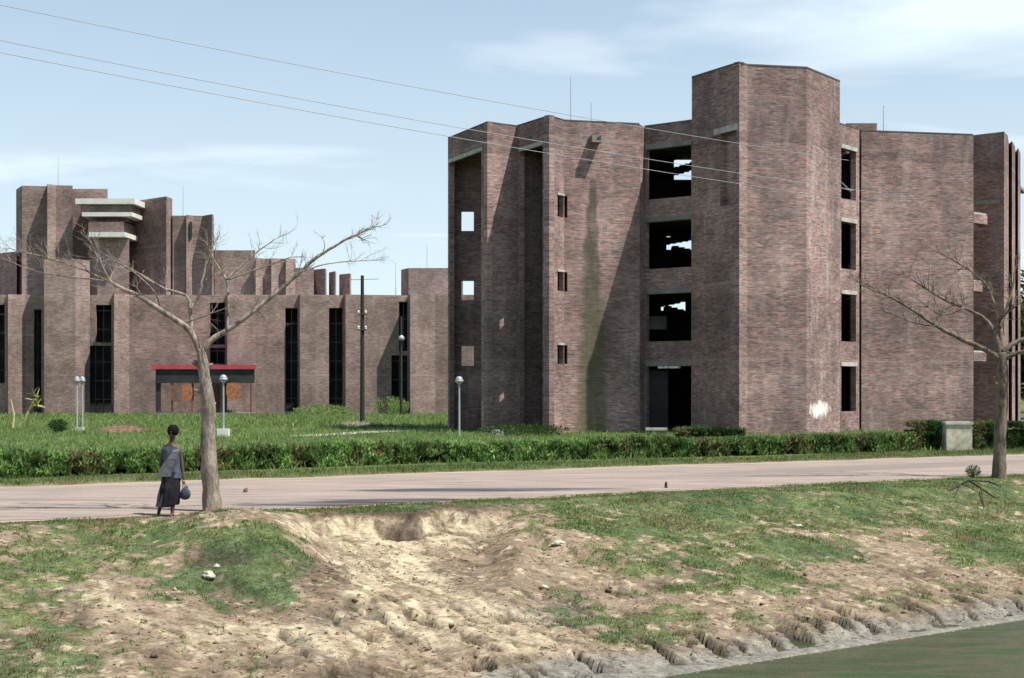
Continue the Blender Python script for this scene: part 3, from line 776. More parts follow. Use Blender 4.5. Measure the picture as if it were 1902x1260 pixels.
# stepped towers: each a closed shell
def shell(front, ytop, Dref, mats=None, back=132, name='tower_wall', z0=None, ops=None):
    z1 = Z_(ytop, Dref); z0 = HF - .35 if z0 is None else z0
    pts = [P(a, d) for a, d in front]
    (x0, d0), (x1, d1) = pts[0], pts[-1]
    full = pts + [P(front[-1][0] - .6, back), P(front[0][0] + 2.0, back)]
    k = len(full)
    wall_chain(full + [(x0 + .02, d0 + .32)], z0, z1, .28, M_far2, farb, ops, name, mats)
    q = MB(); q.prism([P(front[0][0] + 6, back - .5), P(front[-1][0] - 6, back - .5)] + [(p[0] - (.3 if i == len(pts) - 1 else -.05), p[1] + .45) for i, p in list(enumerate(pts))[::-1]], z1 - .5, z1 - .35); q.build('tower_roof', M_conc, farb)
shell([(-60, 126.4), (-20, 128.6), (31, 125.6)], 467, 125.6, {1: M_brd})
shell([(30, 128.2), (32.5, 127.4), (41, 125.5), (86, 125.9), (88, 124.5), (104, 125.3), (135, 125.5)], 345, 125.5, {})
shell([(126, 127.8), (200, 127.9)], 351, 127.8, {0: M_far2})
shell([(238, 128.9), (309, 125.1), (320, 126.6)], 365, 125.1, {0: M_brd, 1: M_far})
shell([(314, 127.4), (320.5, 126.1), (345, 126.1), (346, 125.5), (359, 126.1), (376, 126.3), (394, 125.0), (397, 125.9)], 400, 125.8, {})
shell([(391, 127.0), (398.5, 126.0), (474, 126.1)], 465, 126.0)
shell([(475, 125.3), (492, 126.0), (503, 126.0), (504, 125.4), (521, 126.0), (530, 126.0), (531, 125.5), (549, 126.2)], 480, 125.6, {0: M_far, 3: M_far, 6: M_far})
shell([(542, 127.6), (549.5, 126.8), (583, 126.9)], 498, 126.8)
for a, b, yt in ((580, 604, 499), (611, 622, 504), (630, 650, 508)):
    shell([(a, 128.2), (b, 126.8), (b + 2.4, 127.5)], yt, 126.8, {0: M_brd, 1: M_far}, back=130)
shell([(745, 128.4), (759, 126.4), (860, 126.6)], 498, 126.4, {0: M_brd, 1: M_far2})
q = MB(); q.prism([P(165, 126.6), P(181, 125.2), P(240, 125.3), P(240, 128.6), P(165, 128)], HF - .3, Z_(443, 125.2)); q.build('bay_wall', M_far2, farb)
def pbox(name, mat, px0, px1, y0, y1, D0, D1, par=farb, sl=0):
    q = MB(); q.prism([P(px0 + sl, D0), P(px1 - sl, D0), (X_(px1, D0), D1), (X_(px0, D0), D1)], Z_(y1, D0), Z_(y0, D0)); return q.build(name, mat, par)
pbox('concrete_slab', M_white, 135, 255, 369, 379, 124.2, 128.6, sl=5)
pbox('bay_wall', M_far, 146, 248, 379.4, 394, 124.6, 128.6, sl=4)
pbox('concrete_slab', M_white, 147, 250, 394.4, 402, 124.3, 128.6, sl=5)
pbox('bay_wall', M_brd, 166, 236, 403.4, 412, 125.6, 128.6)
pbox('bay_wall', M_far, 160, 233, 412.4, 431, 124.4, 128.6, sl=4)
pbox('concrete_slab', M_white, 161, 236, 431.4, 440, 124.2, 128.4, sl=4)
pbox('slot_window', M_dark, 352, 356, 412, 440, 125.6, 125.9)
for px, y0, D, l in ((108, 293, 127, 'thin metal rod on the tallest far tower'), (340, 345, 128, 'thin metal rod on the far tower right of the white slabs'), (735, 488, 128, 'thin metal rod on the low far roof near the dark pole'),
                     (793, 455, 129, 'thin metal rod on the far roof block beside the main building')):
    rod(px, y0, 0, D, l, {108: 19.5, 340: 17.0, 735: HF - .3, 793: 12.3}[px])

# ---------------------------------------------------------------- shelter with the red roof
D0, D1 = 116.5, 119.2
sh = empty('shelter', (X_(380, 117), 117, 0), 'open shelter with flat red roof on posts in front of the far building', 'shelter')
q = MB(); q.prism([P(281, D0 - .12), P(475, D0 - .12), P(475, D1), P(283, D1)], Z_(686, D0), Z_(678, D0)); q.build('roof', M_red, sh)
q = MB(); q.prism([P(290, D0), P(473, D0), P(473, D0 + .15), P(290, D0 + .15)], Z_(712, D0), Z_(686.3, D0)); q.build('fascia_board', M_dark, sh)
q = MB(); q.prism([P(289, D0 + .16), P(299, D0 + .16), P(299, D1 - .1), P(289, D1 - .1)], -.1, Z_(686.3, D0)); q.build('end_wall', M_dark, sh)
for p in (320, 358, 411, 467):
    q = MB(); x = X_(p, D0 + .4); q.tube([(x, D0 + .4, -.1), (x, D0 + .4, Z_(712.5, D0))], .09, 8); q.build('post', M_plast, sh)
q = MB(); q.prism([P(289, D0 - .2), P(475, D0 - .2), P(475, D1), P(289, D1)], -.1, .22); q.build('floor', M_conc, sh)
for c, y, w, lab in ((347, 728, 10, 'round orange board hanging in the shelter left of the tree trunk'), (324, 728, 7, 'narrow rust orange board hanging near the left end of the shelter'), (433, 725, 13, 'wide orange board hanging at the right end of the shelter')):
    q = MB(); D = D0 - .05; x, z = X_(c, D), Z_(y, D); rw = w / F * D
    pts = [(x + rw * math.copysign(abs(math.cos(t)) ** .6, math.cos(t)), z + .62 * math.copysign(abs(math.sin(t)) ** .7, math.sin(t)) - (.12 if math.sin(t) < 0 else 0)) for t in np.linspace(0, 2 * math.pi, 17)[:-1]]
    n = len(pts)
    q.quad([(a, D, b) for a, b in pts]); q.quad([(a, D + .12, b) for a, b in pts[::-1]])
    for i in range(n):
        a, b = pts[i], pts[(i + 1) % n]; q.quad([(b[0], D, b[1]), (a[0], D, a[1]), (a[0], D + .12, a[1]), (b[0], D + .12, b[1])])
    q.tube([(x, D + .06, z + .5), (x, D + .06, Z_(711, D0))], .025, 6)
    tag(q.build('hanging_board', M_orange if w != 7 else M_plast), lab, 'board', 'orange boards in the shelter')


# ---------------------------------------------------------------- lamps and poles
def lamp(px, ytop, D, label, block=False, head=.2):
    x = X_(px, D); r = empty('path_lamp', (x, D, 0), label, 'lamp post', 'white lamp posts on the lawn')
    zt = Z_(ytop, D)
    q = MB(); q.tube([(x, D, -.1), (x, D, .5), (x, D, zt - .3)], [.055, .05, .04], 8); q.build('pole', M_galv, r)
    q = MB(); q.lathe([(.04, -.34), (.07, -.30), (head * .9, -.2), (head, -.14), (head * .95, -.10), (.0, -.09)], (x, D, zt), 14); q.build('lamp_cup', M_galv, r, True)
    q = MB(); q.lathe([(head * .86, -.09), (head * .8, -.03), (head * .5, .05), (0, .08)], (x, D, zt), 14); q.build('lamp_shade', M_lampg, r, True)
    if block:
        q = MB(); q.box(x - .26, x + .26, D - .2, D + .2, -.1, .38); q.build('base_block', M_white, r)
lamp(853, 702, 66.5, 'lamp post with pale round head in front of the main building')
lamp(415, 699, 66, 'lamp post on a white block just right of the bare tree trunk', True)
lamp(143, 702, 75, 'left one of two close lamp posts before the far building', False, .16)
lamp(153, 702, 76, 'right one of two close lamp posts before the far building', False, .16)
q = MB(); x = X_(148, 74.6); q.box(x - .22, x + .22, 74.4, 74.8, -.1, .2); tag(q.build('concrete_block', M_concp), 'small pale block at the foot of the paired lamp posts', 'block')

pd = 86.7; x = X_(673, pd)
po = empty('utility_pole', (x, pd, 0), 'tall dark utility pole standing on the lawn near the footpath', 'utility pole')
q = MB(); q.tube([(x, pd, -.3), (x, pd, Z_(512, pd))], [.15, .10], 10); q.build('pole', M_wood, po)
for y in (584, 613):
    q = MB(); z = Z_(y, pd); q.tube([(x - .28, pd - .12, z), (x + .28, pd - .12, z)], .03, 6); q.build('crossarm', M_iron, po)
    for s_ in (-.22, .22):
        q = MB(); q.lathe([(.03, 0), (.07, .03), (.05, .08), (.08, .12), (.04, .2), (0, .22)], (x + s_, pd - .12, z + .03), 8); q.build('insulator', M_white, po)
q = MB(); z = Z_(520, pd); q.tube([(x - .9, pd, z), (x, pd, z + .02), (x + 1.0, pd, z + .05)], .02, 6); q.build('top_arm', M_wire, po)
pd = 116; x = X_(745, pd)
po = empty('utility_pole', (x, pd, 0), 'thin dark pole with a pale lamp in the shadowed corner of the far building', 'utility pole')
q = MB(); q.tube([(x, pd, -.3), (x, pd, Z_(588, pd))], [.12, .09], 10); q.build('pole', M_wood, po)
q = MB(); q.lathe([(.05, .22), (.2, .1), (.26, -.05), (.2, -.2), (0, -.24)], (x + .05, pd - .3, Z_(628, pd)), 12); q.build('lamp', M_galv, po, True)
q = MB(); q.tube([(x, pd, Z_(640, pd)), (x + .03, pd - .3, Z_(634, pd))], .03, 6); q.build('bracket', M_iron, po)

# overhead wires, hung between poles outside the view
def wire(a, b, sag, label):
    A, B = Vector(W3(*a)), Vector(W3(*b)); A, B = A + (A - B) * .25, B + (B - A) * .3
    pts = [A.lerp(B, t) - Vector((0, 0, sag * 4 * t * (1 - t))) for t in np.linspace(0, 1, 60)]
    q = MB(); q.tube(pts, .012, 5); tag(q.build('overhead_wire', M_wire), label, 'wire', 'overhead wires crossing the sky')
wire((0, -1, 48), (1285, 243, 60), .35, 'highest overhead wire, well above the other two, running to the tower')
wire((0, 62, 48), (1375, 310, 60), .45, 'middle overhead wire of the three crossing the sky')
wire((0, 86, 48), (1375, 331, 60), .40, 'lowest overhead wire of the three crossing the sky')

# bench and blocks by the building
D = 66; x0, x1 = X_(1199, D), X_(1239, D)
bn = empty('bench', ((x0 + x1) / 2, D, 0), 'small pale bench in front of the dark entrance', 'bench')
q = MB(); q.box(x0, x1, D - .2, D + .2, Z_(799.5, D), Z_(795, D) + .0); q.build('seat', M_concp, bn)
for xx in (x0 + .1, x1 - .18):
    q = MB(); q.box(xx, xx + .08, D - .15, D + .15, -.1, Z_(799.6, D)); q.build('leg', M_conc, bn)
q = MB(); D = 67; q.box(X_(914, D), X_(935, D), D, D + .4, -.1, Z_(799, D)); tag(q.build('concrete_block', M_concp), 'low pale block at the foot of the second brick frame', 'block')
D = 51.5
q = MB(); q.box(X_(1758, D), X_(1806, D), D, D + .5, -.1, Z_(789, D))
gp = empty('gate_pier', (X_(1782, D), D, 0), 'squat pale plastered pier standing in the hedge gap', 'pier')
q.build('shaft', flat('stained_plaster', (.52, .48, .36), .9, .2, var=.4, scale=2.2), gp)
q = MB(); q.box(X_(1756, D), X_(1808, D), D - .04, D + .54, Z_(788.9, D), Z_(784, D)); q.build('cap', M_concp, gp)
q = MB(); x, D = X_(1237, 32.4), 32.4; q.tube([(x, D, -.1), (x, D, .11), (x + .01, D, .15)], [.035, .032, .02], 8); tag(q.build('marker_peg', M_wood), 'short dark peg at the near edge of the road', 'peg')


# ---------------------------------------------------------------- leaves: hedges, tufts, crowns
def leafmesh(name, P0, length, width, dirs, col, parent=None, bend=.25, flatn=None):
    """blades: each a folded strip of 2 triangles+1: base pair, mid pair, tip"""
    n = len(P0); side = np.cross(dirs, rng.normal(size=(n, 3))); side /= np.linalg.norm(side, axis=1)[:, None] + 1e-9
    w = width[:, None] * side; mid = P0 + dirs * length[:, None] * .55
    droop = dirs + rng.normal(size=(n, 3)) * bend; droop[:, 2] -= bend * .5
    tip = mid + droop * length[:, None] * .5
    co = np.stack([P0 - w * .35, P0 + w * .35, mid + w * .5, mid - w * .5, tip], 1).reshape(-1, 3)
    b_ = np.arange(n)[:, None] * 5
    tris = np.concatenate([b_ + [[0, 1, 2]], b_ + [[0, 2, 3]], b_ + [[3, 2, 4]]], 0)
    me = np_mesh(name, co, tris); put_col(me, np.repeat(col, 5, 0))
    return link_mesh(name, me, M_leaf, parent)


def pick(n, pal, jit=.25):
    c = np.array(pal)[rng.integers(0, len(pal), n)]; return np.clip(c * (1 + rng.normal(size=(n, 1)) * jit), .005, .9)


def hedge(pts, h, depth, n, name, label, cat, pal, parent=None, ln=(.08, .22), group=None, up=.9, ragged=.22):
    pts = np.array(pts, float); seg = np.linalg.norm(np.diff(pts, axis=0), axis=1); cum = np.r_[0, np.cumsum(seg)]
    s = rng.uniform(0, cum[-1], n); i = np.clip(np.searchsorted(cum, s) - 1, 0, len(seg) - 1); f = ((s - cum[i]) / seg[i])[:, None]
    p = pts[i] * (1 - f) + pts[i + 1] * f; e = (pts[i + 1] - pts[i]) / seg[i][:, None]; nrm = np.stack([-e[:, 1], e[:, 0]], 1)
    hh = h * (1 - ragged + ragged * 2 * fbm(s, s * 0, .9, 4, 71)) * (1 + .25 * (fbm(s, s * 0 + 5, .12, 2, 75) - .5))
    bulge = .12 * (fbm(s, s * 0, 1.4, 3, 72) - .5) * 2
    # mostly on the front and top skin
    k = rng.random(n); front = k < .6
    zf = rng.random(n) ** .9 * hh; d = np.where(front, rng.exponential(.10, n) + bulge + .06 * (fbm(s * 3, zf * 3, 1.5, 3, 73) - .5) * 4, rng.uniform(0, depth, n))
    d = np.clip(d, -.2, depth); zf = np.where(front, zf, hh * (.82 + .18 * rng.random(n)))
    po = np.stack([p[:, 0] + nrm[:, 0] * d, p[:, 1] + nrm[:, 1] * d, zf], 1)
    clump = fbm(s * 2.5, zf * 2.5 + 9, 1.0, 4, 74)
    dr = rng.normal(size=(n, 3)) * .55; dr[:, 2] = np.abs(dr[:, 2]) + up; dr[:, :2] -= nrm * .25; dr /= np.linalg.norm(dr, axis=1)[:, None]
    keep = clump > .36; po, dr = po[keep], dr[keep]; cl_ = clump[keep]; n = len(po)
    c = pick(n, pal) * (.7 + .75 * sstep(.38, .66, cl_))[:, None]
    dead = (fbm(s[keep], zf[keep] * .5, .55, 4, 77) > .60) & (rng.random(n) < .55); c[dead] = pick(int(dead.sum()), [(.24, .19, .09), (.15, .11, .06), (.28, .25, .12)])
    L_ = rng.uniform(ln[0], ln[1], n)
    root = empty(name, (*pts[0], 0), label, cat, group)
    o = leafmesh('foliage', po, L_, L_ * rng.uniform(.16, .34, n), dr, c, root); o['kind'] = 'stuff'
    # woody core so one cannot see through
    q = MB()
    for a, b in zip(pts[:-1], pts[1:]):
        L = math.dist(a, b); e = (b - a) / L; nr = np.array([-e[1], e[0]]); m_ = max(int(L / .35), 1)
        for j in range(m_):
            A = a + e * L * j / m_; hj = h * (.62 + .2 * rng.random())
            for tt in range(3):
                bx_ = A + nr * depth * (.35 + .25 * tt) + e * rng.uniform(-.15, .15)
                q.tube([(bx_[0], bx_[1], -.05), (bx_[0] + rng.uniform(-.1, .1), bx_[1] + rng.uniform(-.1, .1), hj)], [.02, .008], 4, False)
    o = q.build('stems', M_wood, root); o['kind'] = 'stuff'
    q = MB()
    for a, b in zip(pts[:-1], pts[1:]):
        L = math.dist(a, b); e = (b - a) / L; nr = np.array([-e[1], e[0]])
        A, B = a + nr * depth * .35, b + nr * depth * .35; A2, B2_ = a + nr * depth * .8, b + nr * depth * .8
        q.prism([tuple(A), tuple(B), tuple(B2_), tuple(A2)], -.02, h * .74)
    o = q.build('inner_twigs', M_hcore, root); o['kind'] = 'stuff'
    return root


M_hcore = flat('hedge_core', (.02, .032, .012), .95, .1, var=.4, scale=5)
G_h = [(.14, .25, .07), (.19, .32, .095), (.25, .38, .12), (.10, .20, .06), (.31, .36, .14)]
G_d = [(.03, .065, .02), (.045, .09, .028), (.06, .11, .035)]
hedge([P(-90, 35.0), P(0, 35.7), P(400, 39.3), P(830, 43.4), P(1150, 46.2)], .54, 1.0, 105000, 'hedge', 'long ragged bright green hedge between road and lawn', 'hedge', G_h)
hedge([P(1151, 46.25), P(1400, 48.2), P(1700, 51.2)], .50, 1.0, 42000, 'hedge', 'lower thinner green hedge before the brick tower', 'hedge', [(.09, .16, .045), (.14, .22, .07), (.19, .25, .09), (.07, .13, .04)], ragged=.3)
hedge([P(1262, 56), P(1385, 56.5)], .62, .8, 7000, 'shrub', 'dark low shrubs behind the hedge left of the tower', 'shrub', G_d, ln=(.06, .16), up=.2)
hedge([P(1697, 51.9), P(1757, 52.2)], 1.0, .9, 8000, 'hedge', 'dark clipped hedge block left of the pale pier', 'hedge', G_d, ln=(.05, .12), up=.2, ragged=.08)
hedge([P(1808, 52.2), P(1960, 53)], .98, .9, 14000, 'hedge', 'dark clipped hedge right of the pale pier', 'hedge', G_d, ln=(.05, .12), up=.2, ragged=.08)

# grass on bank, verges and lawn
def scatter(n, x0, x1, y0, y1, cond, hmin, hmax, pal, wfac=.11, lean=.5, dens=None):
    x = rng.uniform(x0, x1, n); y = rng.uniform(y0, y1, n)
    r, q, rf = lines(x, y); px = CX + x / y * F
    k = cond(x, y, r, q, rf, px); x, y = x[k], y[k]
    z, c, cov, crk = ground(x, y)
    k = rng.random(len(x)) < cov ** 1.5; x, y, z, cov = x[k], y[k], z[k], cov[k]
    cl_ = fbm(x, y, 1.6, 4, 81); n = len(x)
    L_ = (hmin + (hmax - hmin) * rng.random(n) ** 1.6) * (.75 + .5 * sstep(.4, .65, cl_))
    dr = rng.normal(size=(n, 3)) * lean; dr[:, 2] = 1; dr /= np.linalg.norm(dr, axis=1)[:, None]
    c = pick(n, pal); dry = (sstep(.5, .68, fbm(x, y, .8, 4, 82)) * np.where(lines(x, y)[2] > 2, .3, 1))[:, None] * (rng.random((n, 1)) < .75)
    c = c * (1 - dry) + pick(n, [(.26, .19, .10), (.33, .25, .14), (.17, .12, .07)]) * dry
    return np.stack([x, y, z - .01], 1), L_, L_ * wfac * rng.uniform(.6, 1.3, n), dr, c
inv = lambda x, px: (px > -60) & (px < 1960)
G_b = [(.10, .165, .05), (.13, .20, .06), (.075, .14, .045), (.18, .21, .075)]
parts = [scatter(1050000, -12, 19, 14, 38, lambda x, y, r, q, rf, px: inv(x, px) & (r < .02) & ((q > .5) | (q < -1.3)), .022, .07, G_b, .18),
         scatter(200000, -14, 22, 32, 53, lambda x, y, r, q, rf, px: inv(x, px) & (rf > -.05) & (rf < 3.2), .05, .14, [(.10, .15, .045), (.14, .17, .06), (.08, .13, .035)], .13),
         scatter(110000, -30, 20, 38, 84, lambda x, y, r, q, rf, px: inv(x, px) & (rf > 3.2), .09, .24, [(.16, .255, .07), (.22, .29, .10), (.13, .22, .06)], .13),
         scatter(60000, -48, 0, 80, 119, lambda x, y, r, q, rf, px: (px > -60) & (px < 900), .12, .34, [(.16, .26, .075), (.22, .30, .10)], .16)]
def litter(n):
    x = rng.uniform(-12, 19, n); y = rng.uniform(12, 37, n); r, q, rf = lines(x, y); px = CX + x / y * F
    k = inv(x, px) & (r < -.2) & (q > .3); x, y = x[k], y[k]; k = fbm(x, y, 2.2, 3, 83) > .5; x, y = x[k], y[k]; z = ground(x, y)[0]; n = len(x)
    d = rng.normal(size=(n, 3)); d[:, 2] = np.abs(d[:, 2]) * .35; d /= np.linalg.norm(d, axis=1)[:, None]; l = rng.uniform(.02, .09, n)
    return np.stack([x, y, z + .004], 1), l, l * .16, d, pick(n, [(.10, .075, .045), (.06, .05, .03), (.30, .25, .16), (.12, .13, .05)])
parts.append(litter(90000))
o = leafmesh('grass', *[np.concatenate([p[i] for p in parts]) for i in range(5)]) if True else None
o['kind'] = 'stuff'; o['label'] = 'short tufted grass on the bank, verges and lawn'


def bush(px, D, h, w, n, label, pal, name='shrub', cat='shrub', group=None, ln=.16, up=.4):
    x = X_(px, D); r = empty(name, (x, D, 0), label, cat, group)
    v = rng.normal(size=(n, 3)); v /= np.linalg.norm(v, axis=1)[:, None]; rad = rng.random(n) ** .4
    po = v * rad[:, None] * [w / 2, w / 2, h / 2] + [x, D, h / 2]
    cl_ = fbm(po[:, 0] * 1.4 + 3, po[:, 2] * 1.4 + po[:, 1], 1.0, 3, 90); k = cl_ > .34; po, v = po[k], v[k]; n = len(po)
    d = v + rng.normal(size=(n, 3)) * .6; d[:, 2] += up; d /= np.linalg.norm(d, axis=1)[:, None]
    L_ = rng.uniform(.5, 1.2, n) * ln
    o = leafmesh('foliage', po, L_, L_ * .35, d, pick(n, pal), r); o['kind'] = 'stuff'
    q = MB()
    for k in range(4): q.tube([(x + rng.uniform(-.1, .1) * w, D, -.05), (x + rng.uniform(-.3, .3) * w, D + rng.uniform(-.2, .2) * w, h * .7)], [.03, .01], 5)
    q.build('stems', M_wood, r); return r
bush(108, 72, .65, .9, 520, 'small dark green shrub alone on the lawn left of the lamp posts', G_d)
bush(600, 119, .8, 5.0, 2600, 'low green bush at the foot of the far building middle fins', G_h)
bush(725, 119, 1.5, 3.2, 2600, 'taller weedy bush in the shadowed corner by the thin dark pole', G_h)
bush(400, 118.5, .5, 3.0, 900, 'low weeds right of the shelter wall', G_h)
bush(975, 68, .5, 4.5, 1800, 'low green shrub at the base of the stained wall', G_d)
# thatch / brush heap and rubble on the lawn
def heap(px, D, w, h, label, col, name='brush_heap', cat='heap'):
    q = MB(); x = X_(px, D); n = 14
    for i in range(70):
        a = rng.uniform(0, 6.28); rr_ = w / 2 * rng.random() ** .6; cx, cy = x + rr_ * math.cos(a), D + rr_ * .5 * math.sin(a)
        zt = h * (1 - (rr_ / (w / 2)) ** 1.6) * rng.uniform(.4, 1); l = rng.uniform(.3, .7); th = rng.uniform(0, 6.28)
        q.tube([(cx - math.cos(th) * l, cy - math.sin(th) * l * .6, max(zt - .1, .01)), (cx, cy, zt + .06), (cx + math.cos(th) * l, cy + math.sin(th) * l * .6, max(zt - .12, .0))], [.02, .045, .015], 5)
    q.lathe([(w / 2 * .95, -.03), (w / 2 * .8, h * .35), (w / 2 * .45, h * .75), (0, h * .88)], (x, D, 0), 18)
    tag(q.build(name, flat(name + '_m', col, .95, .1, var=.5, scale=5)), label, cat)
heap(225, 73, 3.0, .42, 'brown heap of dry brush on the lawn right of the lamp posts', (.17, .11, .075))
heap(662, 84.5, 3.2, .28, 'low grey brown rubble at the foot of the tall dark pole', (.20, .17, .14), 'rubble_heap')
heap(715, 80, 3.6, .14, 'flat dark scrap pile beside the footpath', (.10, .09, .08), 'scrap_heap')
# young palm-like pale stalks at far left
r = empty('stalk_plant', (X_(60, 73), 73, 0), 'pale yellow leaning stalk plant on the lawn at far left', 'plant')
q = MB(); q.tube([W3(46, 792, 74), W3(52, 765, 74), W3(66, 742, 74), W3(73, 722, 74)], [.09, .08, .05, .02], 7); q.build('stem', flat('pale_stalk', (.48, .42, .2), .8, .3), r)
q = MB(); q.tube([W3(24, 795, 74), W3(26, 770, 74), W3(20, 742, 74)], [.07, .05, .02], 7); q.build('stem', bpy.data.materials['pale_stalk'], r)
po = np.array([W3(66 + rng.uniform(-6, 6), 742 + rng.uniform(-12, 14), 74) for _ in range(24)]); dd = rng.normal(size=(24, 3)); dd /= np.linalg.norm(dd, axis=1)[:, None]
leafmesh('leaves', po, np.full(24, .55), np.full(24, .12), dd, pick(24, [(.35, .33, .12), (.2, .24, .08)]), r)['kind'] = 'stuff'

# stones and clods on the bank
def ground_at(px, py, d0=12, d1=45):
    for _ in range(2):
        ds = np.linspace(d0, d1, 500); xs = (px - CX) / F * ds; z = ground(xs, ds)[0]; ys = HY + (EYE - z) / ds * F
        k = np.argmax(ys < py); d0, d1 = ds[max(k - 1, 0)], ds[k]
    D = (d0 + d1) / 2; return X_(px, D), D, float(ground(np.array([X_(px, D)]), np.array([D]))[0][0])
def stone(px, py, L, Wd, Hh, ang, mat, label, cat='stone', name='stone', group=None):
    import bmesh
    x, y, z = ground_at(px, py); bm = bmesh.new(); bmesh.ops.create_icosphere(bm, subdivisions=3, radius=1)
    sd_ = rng.uniform(0, 50)
    for v in bm.verts:
        k = 1 + .45 * (mnoise.noise(v.co * 1.3 + Vector((sd_, 0, 0))))
        v.co = Vector((v.co.x * L / 2, v.co.y * Wd / 2, v.co.z * Hh / 2)) * k
    me = bpy.data.meshes.new(name); bm.to_mesh(me); bm.free(); me.uv_layers.new(name='UVMap')
    o = link_mesh(name, me, mat); o.location = (x, y, z + Hh * .25); o.rotation_euler = (0, 0, R(ang)); return tag(o, label, cat, group)
M_st = flat('pale_stone', (.42, .39, .31), .85, .3, var=.25, scale=14)
M_cl = flat('clod', (.24, .17, .11), .95, .1, var=.4, scale=14)
stone(387, 1072, .30, .16, .12, -52, M_st, 'pale elongated stone below the grassy hummock')
stone(402, 1054, .10, .08, .07, 0, M_st, 'tiny white pebble in the dark hollow of the hummock')
stone(1483, 980, .16, .13, .09, 10, M_st, 'white stone among grass on the right side of the bank')
stone(1010, 1093, .14, .10, .08, 10, M_st, 'white stone on bare soil below the slip')
stone(1058, 1124, .12, .09, .06, 10, M_st, 'small pale stone on the bare slope, lower of two')
stone(1037, 1012, .26, .16, .09, 30, M_st, 'pale stone at the broken edge of the bank')
for i in range(90):
    px = rng.uniform(560, 1250); py = rng.uniform(1000, 1225); s_ = rng.uniform(.02, .055)
    stone(px, py, s_ * 1.5, s_, s_ * .8, rng.uniform(0, 180), M_cl, 'crumbled clod of dry soil on the sandy slope', 'clod', 'soil_clod', 'soil clods scattered on the sandy slope')
q = MB(); x, y, z = X_(455, 31), 31, .012; q.tube([(x, y, z), (x + .02, y, z + .06), (x + .05, y, z + .10)], [.05, .045, .01], 6); tag(q.build('stone', M_plast), 'small brown stone lying on the road right of the tree', 'stone')
# crumbs of broken soil, one mass
n = 9000; x = rng.uniform(-11, 14, n); y = rng.uniform(14, 33, n); r_, q_, f_ = lines(x, y); k = (r_ < -1.2) & (q_ > .3) & (np.abs(x / y * F) < 980); x, y = x[k], y[k]
z, c_, cov, ck = ground(x, y); k = (cov < .5) & ((fbm(x, y, .9, 4, 93) > .5) | (ck > .2)); x, y, z, c_ = x[k], y[k], z[k], c_[k]; n = len(x)
oc = np.array([[1, 0, 0], [0, 1, 0], [-1, 0, 0], [0, -1, 0], [0, 0, 1], [0, 0, -1]], float); of = np.array([[0, 1, 4], [1, 2, 4], [2, 3, 4], [3, 0, 4], [1, 0, 5], [2, 1, 5], [3, 2, 5], [0, 3, 5]])
sz = rng.uniform(.008, .022, n) * (1 + 1.2 * (rng.random(n) < .1)); vv = oc[None] * (1 + .5 * rng.normal(size=(n, 6, 1))).clip(.4, 1.8) * sz[:, None, None] * [1.3, 1.1, .8]
th = rng.uniform(0, 6.28, n); ct, st = np.cos(th)[:, None], np.sin(th)[:, None]; vx = vv[..., 0] * ct - vv[..., 1] * st; vy = vv[..., 0] * st + vv[..., 1] * ct
co = np.stack([vx + x[:, None], vy + y[:, None], vv[..., 2] + z[:, None] + .006], -1).reshape(-1, 3)
me = np_mesh('soil_crumbs', co, (of[None] + (np.arange(n) * 6)[:, None, None]).reshape(-1, 3)); put_col(me, np.repeat(c_ * rng.uniform(.55, 1.25, (n, 1)), 6, 0))
tag(link_mesh('soil_crumbs', me, M_gr), 'crumbs of broken soil littering the bare slope', kind='stuff')
# low green sprig and fallen branch by the right tree
r = empty('fallen_branch', ground_at(1800, 905), 'dark fallen forked branch on the grass by the right tree', 'branch')
q = MB()
def gp3(px, py, up=0.0):
    x, y, z = ground_at(px, py); return (x, y, z + up)
q.tube([gp3(1762, 912), gp3(1785, 905, .07), gp3(1800, 905, .16), gp3(1822, 915, .1), gp3(1850, 928, .03)], [.02, .03, .03, .025, .012], 6)
q.tube([gp3(1800, 905, .16), gp3(1835, 905, .14), gp3(1860, 912, .1)], [.02, .02, .01], 6); q.tube([gp3(1785, 905, .07), gp3(1772, 925, .02)], [.02, .01], 6)
q.tube([gp3(1822, 915, .1), gp3(1828, 945, .02)], [.02, .01], 6)
q.build('wood', M_wood, r)
bush(1807, 36.4, .30, .36, 420, 'small round green sprig at the road edge by the right tree', G_h, 'seedling', 'plant', ln=.06)

# ---------------------------------------------------------------- bare trees
def bark(name, ca, cb):
    m, t, b = mat_new(name, .9, .15); tcd = N(t, 'ShaderNodeTexCoord'); mpn = N(t, 'ShaderNodeMapping'); mpn.inputs['Scale'].default_value = (1, 1, .35)
    t.links.new(tcd.outputs['Object'], mpn.inputs[0]); n1 = N(t, 'ShaderNodeTexNoise', i_Scale=9, i_Detail=7, i_Roughness=.7); t.links.new(mpn.outputs[0], n1.inputs[0])
    n2 = N(t, 'ShaderNodeTexNoise', i_Scale=2.2, i_Detail=4); t.links.new(tcd.outputs['Object'], n2.inputs[0])
    c = MIX(t, RAMP(t, n1.outputs[0], [(.38, 0), (.62, 1)]), ca, cb); c = MIX(t, RAMP(t, n2.outputs[0], [(.5, 0), (.7, .5)]), c, (.20, .19, .10))
    t.links.new(c, b.inputs['Base Color']); bp = N(t, 'ShaderNodeBump', i_Strength=1.0, i_Distance=.06); t.links.new(n1.outputs[0], bp.inputs['Height']); t.links.new(bp.outputs[0], b.inputs['Normal'])
    return m
M_bk = bark('bark', (.10, .085, .07), (.36, .30, .25))
M_bk2 = bark('bark_dark', (.07, .055, .045), (.22, .17, .135))


